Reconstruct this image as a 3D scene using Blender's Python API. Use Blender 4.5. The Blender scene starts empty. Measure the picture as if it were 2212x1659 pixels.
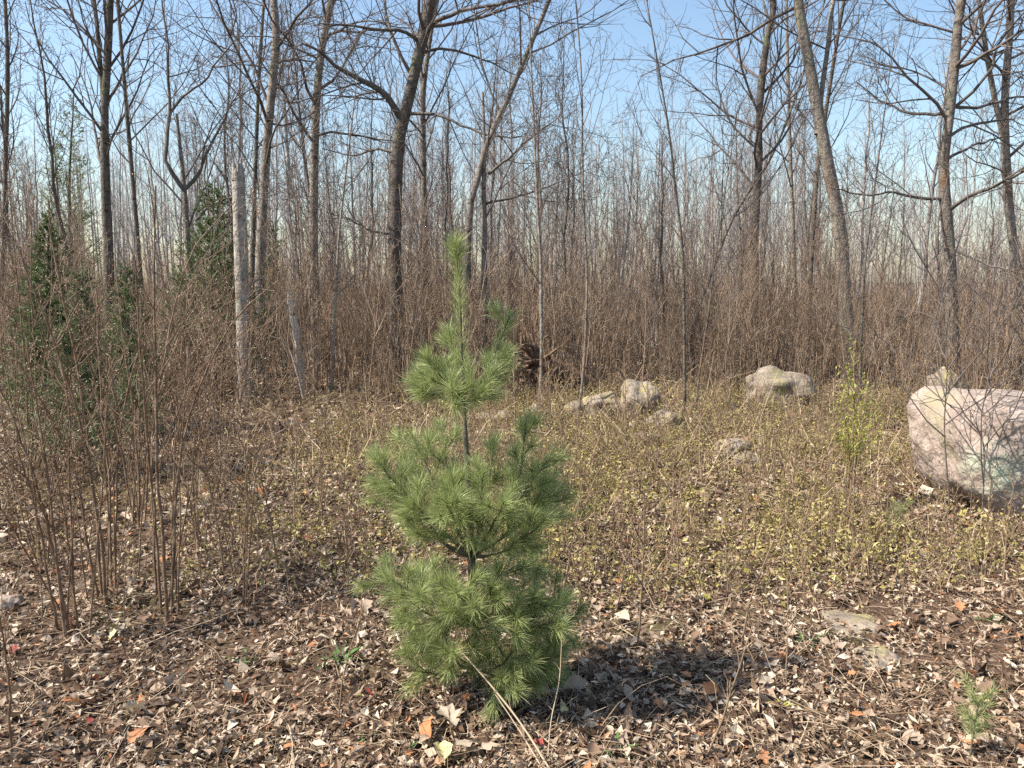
import bpy, math, random
import numpy as np
from mathutils import noise as mnoise, Vector

SC = bpy.context.scene
COL = SC.collection
rng = np.random.default_rng(7)
random.seed(7)

# ------------------------------------------------------------------ camera
EYE = np.array([0.0, 0.0, 1.6]); PITCH = math.radians(7.5); FOC = 773.0
cam = bpy.data.cameras.new('camera')
cam.sensor_width = 36.0; cam.lens = 36.0 * FOC / 1024.0
cam.clip_start = 0.05; cam.clip_end = 6000
camo = bpy.data.objects.new('camera', cam); COL.objects.link(camo)
camo.location = EYE; camo.rotation_euler = (math.pi / 2 - PITCH, 0, 0)
SC.camera = camo

# ------------------------------------------------------------------ sky and sun
SUN_AZ = math.radians(-101); SUN_EL = math.radians(50)
world = bpy.data.worlds.new('World'); SC.world = world; world.use_nodes = True
wn = world.node_tree.nodes
sky = wn.new('ShaderNodeTexSky'); sky.sky_type = 'NISHITA'; sky.sun_disc = False
sky.sun_elevation = SUN_EL; sky.sun_rotation = SUN_AZ % (2 * math.pi)
sky.air_density = 1.35; sky.dust_density = 1.2; sky.ozone_density = 3.0
world.node_tree.links.new(sky.outputs[0], wn['Background'].inputs[0])
wn['Background'].inputs[1].default_value = 0.108
sun = bpy.data.lights.new('sun', 'SUN'); sun.energy = 5.0; sun.angle = math.radians(0.53)
sun.color = (1.0, 0.925, 0.82)
suno = bpy.data.objects.new('sun', sun); COL.objects.link(suno)
sd = Vector((math.sin(SUN_AZ) * math.cos(SUN_EL), math.cos(SUN_AZ) * math.cos(SUN_EL), math.sin(SUN_EL)))
suno.rotation_euler = sd.to_track_quat('Z', 'Y').to_euler()
suno.location = (0, 0, 30)
SC.view_settings.view_transform = 'Standard'; SC.view_settings.look = 'None'
SC.view_settings.exposure = 0.95; SC.view_settings.gamma = 1.0
SC.view_settings.use_curve_mapping = False
SC.cycles.max_bounces = 4; SC.cycles.diffuse_bounces = 2; SC.cycles.glossy_bounces = 2
SC.cycles.use_denoising = False

# ------------------------------------------------------------------ space helpers
CP, SP = math.cos(PITCH), math.sin(PITCH)

def ray(px, py):
    a = (px - 512.0) / FOC; b = (384.0 - py) / FOC
    return np.array([a, CP + b * SP, -SP + b * CP])

def at(px, py, Y):
    """point of the photograph (2212-wide coordinates) that stands at world y = Y"""
    d = ray(px * 1024 / 2212, py * 1024 / 2212)
    return EYE + d * (Y / d[1])

def ground_z(x, y):
    x = np.asarray(x, float); y = np.asarray(y, float)
    z = (0.035 * np.sin(1.7 * x + 0.6 * y) + 0.03 * np.sin(0.9 * y - 1.3 * x + 2) + 0.018 * np.sin(3.9 * x + 1.1) * np.sin(3.3 * y)
         + 0.012 * np.sin(7.1 * x + 2.2 * y) * np.sin(5.7 * y - 1.5 * x))
    z = z + 0.10 * np.exp(-((y - 9.6) / 1.6) ** 2 - ((x - 1.8) / 3.5) ** 2)
    far = np.clip((y - 14) / 30, 0, 1)
    z = z - 0.5 * far * np.clip((x + 2) / 20, 0, 1.0)
    z = z + 0.55 * np.clip((y - 8) / 16, 0, 1) * np.clip((-x - 1) / 8, 0, 1)
    r = np.hypot(x, y)
    return z * np.clip((900 - r) / 600, 0, 1)

def gnd(px, py):
    """where the line of sight through a photo point meets the ground"""
    d = ray(px * 1024 / 2212, py * 1024 / 2212)
    t = EYE[2] / max(1e-3, -d[2])
    for _ in range(12):
        p = EYE + d * t
        t = (EYE[2] - float(ground_z(p[0], p[1]))) / -d[2]
    return EYE + d * t

# ------------------------------------------------------------------ mesh helpers
class MB:
    def __init__(self): self.V = []; self.Q = []; self.T = []; self.n = 0
    def add(self, V, Q=None, T=None):
        V = np.asarray(V, np.float32).reshape(-1, 3)
        if Q is not None and len(Q): self.Q.append(np.asarray(Q, np.int64).reshape(-1, 4) + self.n)
        if T is not None and len(T): self.T.append(np.asarray(T, np.int64).reshape(-1, 3) + self.n)
        self.V.append(V); self.n += len(V)
        return self
    def mesh(self, name, mats, smooth=True):
        V = np.concatenate(self.V) if self.V else np.zeros((0, 3), np.float32)
        Q = np.concatenate(self.Q) if self.Q else np.zeros((0, 4), np.int64)
        T = np.concatenate(self.T) if self.T else np.zeros((0, 3), np.int64)
        me = bpy.data.meshes.new(name)
        me.vertices.add(len(V)); me.vertices.foreach_set('co', V.ravel())
        loops = np.concatenate([Q.ravel(), T.ravel()]).astype(np.int32)
        me.loops.add(len(loops)); me.loops.foreach_set('vertex_index', loops)
        st = np.concatenate([np.arange(len(Q)) * 4, len(Q) * 4 + np.arange(len(T)) * 3]).astype(np.int32)
        me.polygons.add(len(st)); me.polygons.foreach_set('loop_start', st)
        me.polygons.foreach_set('use_smooth', np.full(len(st), smooth))
        me.update(calc_edges=True)
        for m in (mats if isinstance(mats, (list, tuple)) else [mats]): me.materials.append(m)
        return me

def norm(v): return v / np.maximum(np.linalg.norm(v, axis=-1, keepdims=True), 1e-9)

def tubes(mb, P, R, sides, rough=0.0):
    """P (n,k,3) centre lines, R (n,k) radii -> tubes"""
    P = np.asarray(P, float); R = np.asarray(R, float)
    if P.ndim == 2: P = P[None]; R = R[None]
    n, k, _ = P.shape
    T = np.empty_like(P); T[:, 1:-1] = P[:, 2:] - P[:, :-2]; T[:, 0] = P[:, 1] - P[:, 0]; T[:, -1] = P[:, -1] - P[:, -2]
    T = norm(T)
    mean = norm(P[:, -1] - P[:, 0])
    ref = np.where(np.abs(mean[:, 2:3]) > 0.8, np.array([[1.0, 0, 0]]), np.array([[0, 0, 1.0]]))[:, None, :]
    A = norm(np.cross(T, np.broadcast_to(ref, T.shape))); B = np.cross(T, A)
    th = np.arange(sides) * 2 * math.pi / sides
    r = R[:, :, None]
    if rough: r = r * (1 + rough * rng.standard_normal((n, k, sides)))
    V = P[:, :, None, :] + r[..., None] * (np.cos(th)[None, None, :, None] * A[:, :, None, :] + np.sin(th)[None, None, :, None] * B[:, :, None, :])
    i = np.arange(n)[:, None, None] * (k * sides); j = np.arange(k - 1)[None, :, None] * sides
    s = np.arange(sides)[None, None, :]; s2 = (s + 1) % sides
    Q = np.stack([i + j + s, i + j + s2, i + j + sides + s2, i + j + sides + s], -1)
    mb.add(V, Q)

def resample(pts, k):
    """smooth curve through pts (Catmull-Rom), k points evenly spaced"""
    pts = np.asarray(pts, float)
    E_ = np.vstack([2 * pts[0] - pts[1], pts, 2 * pts[-1] - pts[-2]])
    out = []
    for i in range(1, len(E_) - 2):
        p0, p1, p2, p3 = E_[i - 1], E_[i], E_[i + 1], E_[i + 2]
        t = np.linspace(0, 1, 12, endpoint=False)[:, None]
        out.append(0.5 * ((2 * p1) + (-p0 + p2) * t + (2 * p0 - 5 * p1 + 4 * p2 - p3) * t ** 2 + (-p0 + 3 * p1 - 3 * p2 + p3) * t ** 3))
    C = np.vstack(out + [pts[-1:]])
    s = np.concatenate([[0], np.cumsum(np.linalg.norm(np.diff(C, axis=0), axis=1))])
    u = np.linspace(0, s[-1], k)
    return np.stack([np.interp(u, s, C[:, a]) for a in range(3)], 1)

def spawn(P, R, n, t0, t1, ang, length, k, wander=0.12, up=0.1, rr=0.6, rtip=0.3, rmin=0.003, slender=None, taper_t=0.0, bias=None):
    """children on a batch of branches: returns (P,R) of n children each"""
    N, K, _ = P.shape
    M = N * n
    par = np.repeat(np.arange(N), n)
    base = (np.tile(np.arange(n), N) + rng.random(M)) / n
    t = t0 + (t1 - t0) * base
    f = t * (K - 1); i0 = np.minimum(f.astype(int), K - 2); w = (f - i0)[:, None]
    p = P[par, i0] * (1 - w) + P[par, i0 + 1] * w
    T = norm(P[par, i0 + 1] - P[par, i0])
    rp = R[par, i0] * (1 - w[:, 0]) + R[par, i0 + 1] * w[:, 0]
    az = np.tile(np.arange(n) * 2.399963, N) + np.repeat(rng.random(N) * 6.28, n) + rng.normal(0, 0.5, M)
    ref = np.where(np.abs(T[:, 2:3]) > 0.9, np.array([[1.0, 0, 0]]), np.array([[0, 0, 1.0]]))
    A = norm(np.cross(T, ref)); B = np.cross(T, A)
    a = np.radians(rng.uniform(ang[0], ang[1], M))[:, None]
    d = np.cos(a) * T + np.sin(a) * (np.cos(az)[:, None] * A + np.sin(az)[:, None] * B)
    if bias is not None: d = norm(d + bias)
    L = (rng.uniform(length[0], length[1], M) * (1 - taper_t * base))[:, None]
    if length[1] <= 1.0 and slender != 'abs':
        L = L * np.linalg.norm(np.diff(P, axis=1), axis=2).sum(1)[par][:, None]
    out = np.empty((M, k, 3)); out[:, 0] = p
    for j in range(1, k):
        d = norm(d + wander * rng.standard_normal((M, 3)) + np.array([0, 0, up]))
        out[:, j] = out[:, j - 1] + d * L / (k - 1)
    r0 = np.maximum(np.minimum(rp * rr, L[:, 0] * 0.012), rmin)
    Rr = r0[:, None] * np.linspace(1, rtip, k)[None]
    return out, np.maximum(Rr, rmin * 0.6)

# ------------------------------------------------------------------ materials
def mat(name, cols, rough=0.85, scale=8.0, kind='noise', detail=6, bump=0.3, bscale=30.0, spec=0.2, stretch=(1, 1, 1), coords='Object', mid=None):
    m = bpy.data.materials.new(name); m.use_nodes = True
    nt = m.node_tree; N = nt.nodes; Lk = nt.links; b = N['Principled BSDF']
    b.inputs['Roughness'].default_value = rough
    b.inputs['Specular IOR Level'].default_value = spec
    ramp = N.new('ShaderNodeValToRGB')
    el = ramp.color_ramp.elements
    while len(el) < len(cols): el.new(0.5)
    for i, c in enumerate(cols):
        pos = c[3] if len(c) > 3 else i / max(1, len(cols) - 1)
        el[i].position = pos; el[i].color = (c[0], c[1], c[2], 1)
    if kind == 'island':
        g = N.new('ShaderNodeNewGeometry'); fac = g.outputs['Random Per Island']
    elif kind == 'object':
        g = N.new('ShaderNodeObjectInfo'); fac = g.outputs['Random']
    else:
        tc = N.new('ShaderNodeTexCoord'); mp = N.new('ShaderNodeMapping'); mp.inputs['Scale'].default_value = stretch
        Lk.new(tc.outputs[coords], mp.inputs['Vector'])
        nz = N.new('ShaderNodeTexNoise'); nz.inputs['Scale'].default_value = scale; nz.inputs['Detail'].default_value = detail
        nz.inputs['Roughness'].default_value = 0.65
        Lk.new(mp.outputs[0], nz.inputs['Vector'])
        mr = N.new('ShaderNodeMapRange'); mr.inputs[1].default_value = 0.3; mr.inputs[2].default_value = 0.7
        Lk.new(nz.outputs['Fac'], mr.inputs[0]); fac = mr.outputs[0]
    Lk.new(fac, ramp.inputs[0]); Lk.new(ramp.outputs[0], b.inputs['Base Color'])
    if bump:
        tc2 = N.new('ShaderNodeTexCoord'); nb = N.new('ShaderNodeTexNoise'); nb.inputs['Scale'].default_value = bscale; nb.inputs['Detail'].default_value = 6
        mp2 = N.new('ShaderNodeMapping'); mp2.inputs['Scale'].default_value = stretch
        Lk.new(tc2.outputs['Object'], mp2.inputs[0]); Lk.new(mp2.outputs[0], nb.inputs['Vector'])
        bp = N.new('ShaderNodeBump'); bp.inputs['Strength'].default_value = bump; bp.inputs['Distance'].default_value = 0.02
        Lk.new(nb.outputs['Fac'], bp.inputs['Height']); Lk.new(bp.outputs[0], b.inputs['Normal'])
    return m, N, Lk, b, ramp

def overlay(pack, col, scale, lo, hi, detail=5, stretch=(1, 1, 1), coords='Object', seed=0.0):
    """lays patches of another colour (lichen, scars) over a material"""
    m, N, Lk, b, _ = pack
    src = b.inputs['Base Color'].links[0].from_socket
    tc = N.new('ShaderNodeTexCoord'); mp = N.new('ShaderNodeMapping'); mp.inputs['Scale'].default_value = stretch
    mp.inputs['Location'].default_value = (seed, seed * 1.7, seed * 0.6)
    Lk.new(tc.outputs[coords], mp.inputs[0])
    nz = N.new('ShaderNodeTexNoise'); nz.inputs['Scale'].default_value = scale; nz.inputs['Detail'].default_value = detail
    nz.inputs['Roughness'].default_value = 0.7
    Lk.new(mp.outputs[0], nz.inputs['Vector'])
    mr = N.new('ShaderNodeMapRange'); mr.inputs[1].default_value = lo; mr.inputs[2].default_value = hi
    Lk.new(nz.outputs['Fac'], mr.inputs[0])
    mx = N.new('ShaderNodeMix'); mx.data_type = 'RGBA'
    Lk.new(mr.outputs[0], mx.inputs['Factor']); Lk.new(src, mx.inputs['A']); mx.inputs['B'].default_value = (*col, 1)
    Lk.new(mx.outputs['Result'], b.inputs['Base Color'])
    return mr

def translucent(pack, amount):
    m, N, Lk, b, _ = pack
    tr = N.new('ShaderNodeBsdfTranslucent'); mx = N.new('ShaderNodeMixShader'); mx.inputs[0].default_value = amount
    Lk.new(b.inputs['Base Color'].links[0].from_socket, tr.inputs['Color'])
    Lk.new(b.outputs[0], mx.inputs[1]); Lk.new(tr.outputs[0], mx.inputs[2])
    Lk.new(mx.outputs[0], N['Material Output'].inputs['Surface'])

def bark(name, dark, light, lichen=(0.17, 0.19, 0.10), warm=(0.20, 0.115, 0.07)):
    p = mat(name, [dark, [(a + b) / 2 for a, b in zip(dark, light)], light], scale=7, stretch=(2.2, 2.2, 1.2), bump=1.0, bscale=22, rough=0.92)
    overlay(p, (dark[0] * 0.45, dark[1] * 0.42, dark[2] * 0.4), 9, 0.54, 0.66, stretch=(1, 1, 2.6), seed=3)
    overlay(p, lichen, 3.2, 0.55, 0.70, seed=8)
    overlay(p, warm, 2.2, 0.56, 0.68, stretch=(1, 1, 0.5), seed=17)
    return p[0]

M = {}
M['bark_dark'] = bark('bark_dark', (0.075, 0.062, 0.052), (0.20, 0.17, 0.14))
M['bark_mid'] = bark('bark_mid', (0.11, 0.09, 0.075), (0.30, 0.26, 0.215))
M['bark_pale'] = bark('bark_pale', (0.13, 0.11, 0.09), (0.40, 0.345, 0.285), lichen=(0.25, 0.26, 0.16))
M['snag_bark'] = bark('snag_bark', (0.20, 0.175, 0.15), (0.52, 0.46, 0.39), lichen=(0.27, 0.27, 0.18))
pk = mat('birch_bark', [(0.42, 0.38, 0.33), (0.72, 0.67, 0.60)], scale=5, bump=0.5, bscale=12, stretch=(1, 1, 3))
overlay(pk, (0.05, 0.042, 0.035), 9, 0.58, 0.64, stretch=(0.6, 0.6, 3.2), seed=5); M['birch'] = pk[0]
M['limb'] = mat('limb_bark', [(0.075, 0.062, 0.054), (0.19, 0.165, 0.145)], scale=6, bump=0.4, bscale=25)[0]
M['twig'] = mat('twig_bark', [(0.085, 0.072, 0.062), (0.16, 0.135, 0.115), (0.15, 0.112, 0.105)], kind='island', bump=0)[0]
M['hazed_far_twig'] = mat('hazed_far_twig_bark', [(0.20, 0.185, 0.17), (0.36, 0.335, 0.315), (0.30, 0.255, 0.255)], kind='island', bump=0)[0]  # distance haze put into the colour: far twigs lightened, no volume
M['hazed_far_bark'] = mat('hazed_far_bark', [(0.17, 0.155, 0.14), (0.40, 0.37, 0.33)], scale=3, bump=0.4, bscale=12)[0]  # trunks paled the same way, haze painted into the bark colour
M['brush'] = mat('brush_bark', [(0.12, 0.075, 0.047), (0.27, 0.185, 0.122), (0.48, 0.37, 0.265), (0.20, 0.125, 0.082)], kind='island', bump=0, rough=0.7)[0]
M['shrub'] = mat('shrub_bark', [(0.09, 0.05, 0.029), (0.19, 0.118, 0.07), (0.32, 0.235, 0.16)], scale=16, bump=0.3, bscale=40, rough=0.65, spec=0.3)[0]
M['bud'] = mat('bud', [(0.30, 0.20, 0.13), (0.52, 0.42, 0.32)], kind='island', bump=0)[0]
M['stalk'] = mat('dry_stalk', [(0.12, 0.075, 0.048), (0.22, 0.145, 0.09), (0.44, 0.34, 0.22)], kind='island', bump=0)[0]
M['straw'] = mat('straw', [(0.14, 0.088, 0.053), (0.29, 0.205, 0.128), (0.50, 0.39, 0.265), (0.21, 0.135, 0.082)], kind='island', bump=0, rough=0.6)[0]
pk = mat('leaf_litter', [(0.05, 0.028, 0.017, 0), (0.15, 0.094, 0.058, 0.2), (0.27, 0.186, 0.122, 0.46), (0.40, 0.305, 0.215, 0.70), (0.60, 0.505, 0.39, 0.93), (0.38, 0.17, 0.075, 0.985)], kind='island', bump=0.25, bscale=90, rough=0.6, spec=0.3)
translucent(pk, 0.12); M['litter'] = pk[0]
for nm, c1, c2 in (('tan_leaf', (0.32, 0.225, 0.155), (0.50, 0.39, 0.29)), ('pale_leaf', (0.40, 0.32, 0.225), (0.60, 0.51, 0.39)), ('orange_leaf', (0.42, 0.165, 0.07), (0.60, 0.29, 0.14)),
                   ('red_leaf', (0.28, 0.05, 0.04), (0.40, 0.10, 0.07)), ('brown_leaf', (0.16, 0.095, 0.06), (0.29, 0.19, 0.13)), ('yellow_leaf', (0.55, 0.47, 0.20), (0.68, 0.60, 0.33))):
    pk = mat(nm, [c1, c2], scale=40, bump=0.35, bscale=120, rough=0.55, spec=0.3); translucent(pk, 0.15); M[nm] = pk[0]
pk = mat('cover_leaf', [(0.20, 0.17, 0.05), (0.38, 0.325, 0.10), (0.56, 0.49, 0.22), (0.30, 0.235, 0.09)], kind='island', bump=0, rough=0.55); translucent(pk, 0.3); M['cover'] = pk[0]
pk = mat('green_leaf', [(0.05, 0.12, 0.035), (0.10, 0.20, 0.055), (0.15, 0.24, 0.08)], kind='island', bump=0, rough=0.5); translucent(pk, 0.25); M['green'] = pk[0]
pk = mat('willow_leaf', [(0.26, 0.28, 0.05), (0.42, 0.42, 0.10)], kind='island', bump=0, rough=0.5); translucent(pk, 0.3); M['willow'] = pk[0]
pk = mat('pine_needle', [(0.18, 0.225, 0.082), (0.28, 0.335, 0.13), (0.38, 0.43, 0.175), (0.45, 0.48, 0.18)], kind='island', bump=0, rough=0.42, spec=0.5); translucent(pk, 0.3); M['needle'] = pk[0]
pk = mat('fir_needle', [(0.08, 0.11, 0.048), (0.14, 0.185, 0.075), (0.20, 0.25, 0.105)], kind='island', bump=0, rough=0.5); translucent(pk, 0.15); M['fir'] = pk[0]
pk = mat('blue_needle', [(0.15, 0.185, 0.085), (0.25, 0.285, 0.14)], kind='island', bump=0, rough=0.5); translucent(pk, 0.15); M['blue_needle'] = pk[0]
pk = mat('pale_needle', [(0.22, 0.24, 0.11), (0.32, 0.34, 0.18)], kind='island', bump=0, rough=0.5); translucent(pk, 0.25); M['pale_needle'] = pk[0]
M['pine_bark'] = mat('pine_bark', [(0.075, 0.072, 0.048), (0.15, 0.135, 0.09)], scale=14, bump=0.4, bscale=40, rough=0.7)[0]
pk = mat('ground_soil', [(0.035, 0.021, 0.013), (0.085, 0.052, 0.033), (0.15, 0.098, 0.064)], scale=26, detail=10, bump=0.9, bscale=40, rough=0.95)
overlay(pk, (0.085, 0.075, 0.03), 0.9, 0.52, 0.66, detail=8, seed=2); M['ground'] = pk[0]
pk = mat('granite', [(0.185, 0.14, 0.11), (0.31, 0.243, 0.20), (0.41, 0.335, 0.285)], scale=7, detail=10, bump=1.0, bscale=30, rough=0.95)
overlay(pk, (0.13, 0.105, 0.085), 30, 0.56, 0.66, seed=4)
overlay(pk, (0.50, 0.44, 0.39), 45, 0.58, 0.68, seed=33)
overlay(pk, (0.29, 0.25, 0.165), 2.0, 0.55, 0.66, detail=8, seed=9)
overlay(pk, (0.24, 0.19, 0.16), 2.6, 0.60, 0.72, detail=8, seed=14)
M['granite'] = pk[0]
GRANITE = pk
pk = mat('mossy_stone', [(0.13, 0.105, 0.08), (0.24, 0.195, 0.15), (0.36, 0.30, 0.235)], scale=9, detail=10, bump=1.0, bscale=26, rough=0.92)
overlay(pk, (0.30, 0.265, 0.12), 3.0, 0.52, 0.62, detail=8, seed=6)
overlay(pk, (0.12, 0.10, 0.08), 22, 0.60, 0.70, seed=1); M['stone'] = pk[0]
M['dead_wood'] = mat('dead_wood', [(0.03, 0.019, 0.013), (0.13, 0.080, 0.052), (0.28, 0.19, 0.13)], scale=16, bump=0.9, bscale=20, stretch=(1, 3, 1))[0]

# ------------------------------------------------------------------ object helpers
def obj(name, me, parent=None, loc=(0, 0, 0), rotz=0.0, scale=1.0):
    o = bpy.data.objects.new(name, me); COL.objects.link(o)
    o.location = [float(v) for v in loc]; o.rotation_euler = (0, 0, float(rotz))
    o.scale = (scale,) * 3 if np.isscalar(scale) else scale
    if parent is not None: o.parent = parent
    return o

def tag(o, label=None, cat=None, group=None, kind=None):
    if label: o['label'] = label
    if cat: o['category'] = cat
    if group: o['group'] = group
    if kind: o['kind'] = kind
    return o

def thing(name, label, cat, loc, group=None, rotz=0.0, scale=1.0):
    return tag(obj(name, None, None, loc, rotz, scale), label, cat, group)

def copy_tree(o, loc, rotz, scale, label=None, group=None):
    c = o.copy(); COL.objects.link(c)
    c.location = [float(v) for v in loc]; c.rotation_euler = (0, 0, float(rotz)); c.scale = (float(scale),) * 3
    if label: c['label'] = label
    if group: c['group'] = group
    for ch in list(o.children):
        d = ch.copy(); COL.objects.link(d); d.parent = c
    return c

MARKS = [(8, 'the slim tree'), (108, 'the straight tree'), (190, 'the crooked tree'), (240, 'the broken snag'), (315, 'the mottled tree'), (398, 'the leaning tree'), (484, 'the young pine'),
         (585, 'the straight sapling'), (684, 'the dark sapling'), (757, 'the fan-branched tree'), (835, 'the leaning trunk'), (948, 'the spreading tree'), (1014, 'the pale forked tree')]
def beside(x, y):
    """says beside which landmark of the picture a spot lies"""
    s_ = 512 + FOC * x / max(y, 0.5)
    mk = min(MARKS, key=lambda m: abs(m[0] - s_)); d = s_ - mk[0]
    return ('in line with ' if abs(d) < 12 else 'just left of ' if d < 0 else 'just right of ') + mk[1]
def litter_place(x, y):
    s_ = 512 + FOC * x / y
    if y > 4.6: return 'out in the clearing ' + ('left of the pine' if s_ < 400 else 'behind the pine' if s_ < 570 else 'left of the boulder' if s_ < 880 else 'by the boulder')
    if s_ < 260: return 'under the left shrubs' if y > 3 else 'in front of the left shrubs'
    if s_ < 380: return 'between the left shrubs and the pine'
    if s_ < 570: return 'below the pine' if y < 2.9 else 'beneath the pine boughs'
    if s_ < 800: return 'in the pine shadow' if y < 3.4 else 'just beyond the pine shadow'
    return 'by the half-buried stones' if y > 2.9 else 'in the bottom right corner'

# ================================================================== GROUND
xs = np.concatenate([-np.geomspace(2500, 14.2, 26), np.linspace(-14, 14, 201), np.geomspace(14.2, 2500, 26)])
ys = np.concatenate([-np.geomspace(600, 3.2, 14), np.linspace(-3, 20, 165), np.geomspace(20.3, 3500, 40)])
X, Y = np.meshgrid(xs, ys)
Z = ground_z(X, Y)
near = np.clip(1 - np.hypot(X, Y - 6) / 22, 0, 1)
Z = Z + near * 0.012 * rng.standard_normal(Z.shape)
nx, ny = len(xs), len(ys)
ii, jj = np.meshgrid(np.arange(nx - 1), np.arange(ny - 1))
q = np.stack([jj * nx + ii, jj * nx + ii + 1, (jj + 1) * nx + ii + 1, (jj + 1) * nx + ii], -1).reshape(-1, 4)
mb = MB().add(np.stack([X, Y, Z], -1), q)
tag(obj('ground', mb.mesh('ground', M['ground'])), kind='structure')

# ================================================================== LEAF LITTER
def leaf_batch(mb, pos, size, yaw, tilt, roll, fold, curl, stations=4, wratio=(0.45, 0.7), vert=None):
    n = len(pos)
    s = np.linspace(0, 1, stations)
    prof = np.sin(np.pi * np.clip(s, 0.0, 1) ** 0.8) ** 0.8
    prof[0] = 0.05; prof[-1] = 0.03
    wr = rng.uniform(wratio[0], wratio[1], n)[:, None]
    u = (s - 0.5)[None] * size[:, None]
    w = prof[None] * wr * size[:, None] * 0.5
    # curl along the length, fold across
    zc = -curl[:, None] * size[:, None] * (2 * (s - 0.5)[None]) ** 2
    jit = lambda: 1 + 0.25 * rng.standard_normal((n, stations))
    Lx = np.stack([u, w * jit(), zc + fold[:, None] * w * jit()], -1)
    Cx = np.stack([u, 0 * w, zc], -1)
    Rx = np.stack([u, -w * jit(), zc + fold[:, None] * w * jit()], -1)
    V = np.stack([Lx, Cx, Rx], 2)                       # n, st, 3, 3
    ca, sa = np.cos(tilt), np.sin(tilt); cr, sr = np.cos(roll), np.sin(roll); cy, sy = np.cos(yaw), np.sin(yaw)
    x, y, z = V[..., 0], V[..., 1], V[..., 2]
    e = lambda a: a[:, None, None]
    y, z = y * e(cr) - z * e(sr), y * e(sr) + z * e(cr)
    x, z = x * e(ca) + z * e(sa), -x * e(sa) + z * e(ca)
    x, y = x * e(cy) - y * e(sy), x * e(sy) + y * e(cy)
    V = np.stack([x, y, z], -1) + pos[:, None, None, :]
    b = np.arange(n)[:, None, None] * (stations * 3) + np.arange(stations - 1)[None, :, None] * 3 + np.arange(2)[None, None, :]
    Q = np.stack([b, b + 1, b + 4, b + 3], -1)
    mb.add(V, Q)

def fan_points(n, d0, d1, half=0.80, power=0.6):
    """points on the ground in a fan in front of the viewer, denser near"""
    out = []
    while sum(len(o) for o in out) < n:
        m = n * 2
        d = (d0 ** power + rng.random(m) * (d1 ** power - d0 ** power)) ** (1 / power)
        a = rng.uniform(-half, half, m)
        out.append(np.stack([d * np.sin(a), d * np.cos(a)], 1))
    return np.vstack(out)[:n]

def patch(x, y, s=0.8, o=0.0):
    """slow pattern 0..1 over the ground"""
    v = np.sin(s * 1.9 * x + 1.3 * np.sin(s * y * 1.1 + o) + o) + np.sin(s * 1.5 * y + 1.7 * np.sin(s * 1.2 * x + 2 * o) + 1.1)
    return np.clip(v / 4 + 0.5, 0, 1)

def cover_weight(x, y):
    """where the yellow-green low plants grow: across the middle ground, mostly right"""
    d = np.clip((y - 3.6) / 1.2, 0, 1) * np.clip((11.5 - y) / 2.5, 0, 1)
    side = np.clip((x + 1.6 + 0.10 * y) / 1.3, 0.08, 1)
    boul = 1 - 0.85 * ((x > 2.4) & (y > 4.5) & (y < 6.6))
    return d * side * boul * np.clip(patch(x, y, 1.3, 0.7) * 1.9 - 0.15, 0.3, 1)

def tiny_leaf(mb, pos, size, wr=0.5, up=0.5):
    """small folded leaf: two triangles hinged on the midrib"""
    n = len(pos)
    d = norm(rng.standard_normal((n, 3)) * np.array([1, 1, up])); e = norm(np.cross(d, rng.standard_normal((n, 3)))); f = np.cross(d, e)
    w = rng.uniform(wr * 0.7, wr * 1.3, (n, 1)); L = size[:, None]; k = rng.uniform(0.0, 0.7, (n, 1))
    V = np.stack([pos - d * L * .5, pos + (e * w + f * k * w) * L * .5, pos + d * L * .5, pos + (-e * w + f * k * w) * L * .5], 1)
    b = np.arange(n) * 4
    mb.add(V, None, np.concatenate([np.stack([b, b + 1, b + 2], 1), np.stack([b, b + 2, b + 3], 1)]))

mb = MB()
p2 = fan_points(40000, 1.7, 6.5, 0.76, 0.9)
n = len(p2)
pos = np.column_stack([p2, ground_z(p2[:, 0], p2[:, 1]) + rng.uniform(0.0, 0.035, n)])
leaf_batch(mb, pos, rng.gamma(6, 0.0060, n), rng.uniform(0, 6.28, n), rng.normal(0, 0.45, n), rng.normal(0, 0.6, n), rng.normal(0.3, 0.6, n), rng.normal(0.1, 0.25, n), 3, (0.25, 0.65))
p2 = fan_points(46000, 1.8, 6.0, 0.76, 0.9)
n = len(p2)
tiny_leaf(mb, np.column_stack([p2, ground_z(p2[:, 0], p2[:, 1]) + rng.uniform(0.0, 0.022, n)]), rng.gamma(5, 0.0046, n), 0.45, 0.45)
p2 = fan_points(42000, 5.5, 22, 0.78, 0.7)
n = len(p2)
pos = np.column_stack([p2, ground_z(p2[:, 0], p2[:, 1]) + rng.uniform(0.0, 0.05, n)])
tiny_leaf(mb, pos, rng.gamma(8, 0.0085, n), 0.6, 0.4)
tag(obj('leaf_litter', mb.mesh('leaf_litter', M['litter'], smooth=False)), 'carpet of small dry brown leaves covering the ground', 'leaves', kind='stuff')

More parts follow.
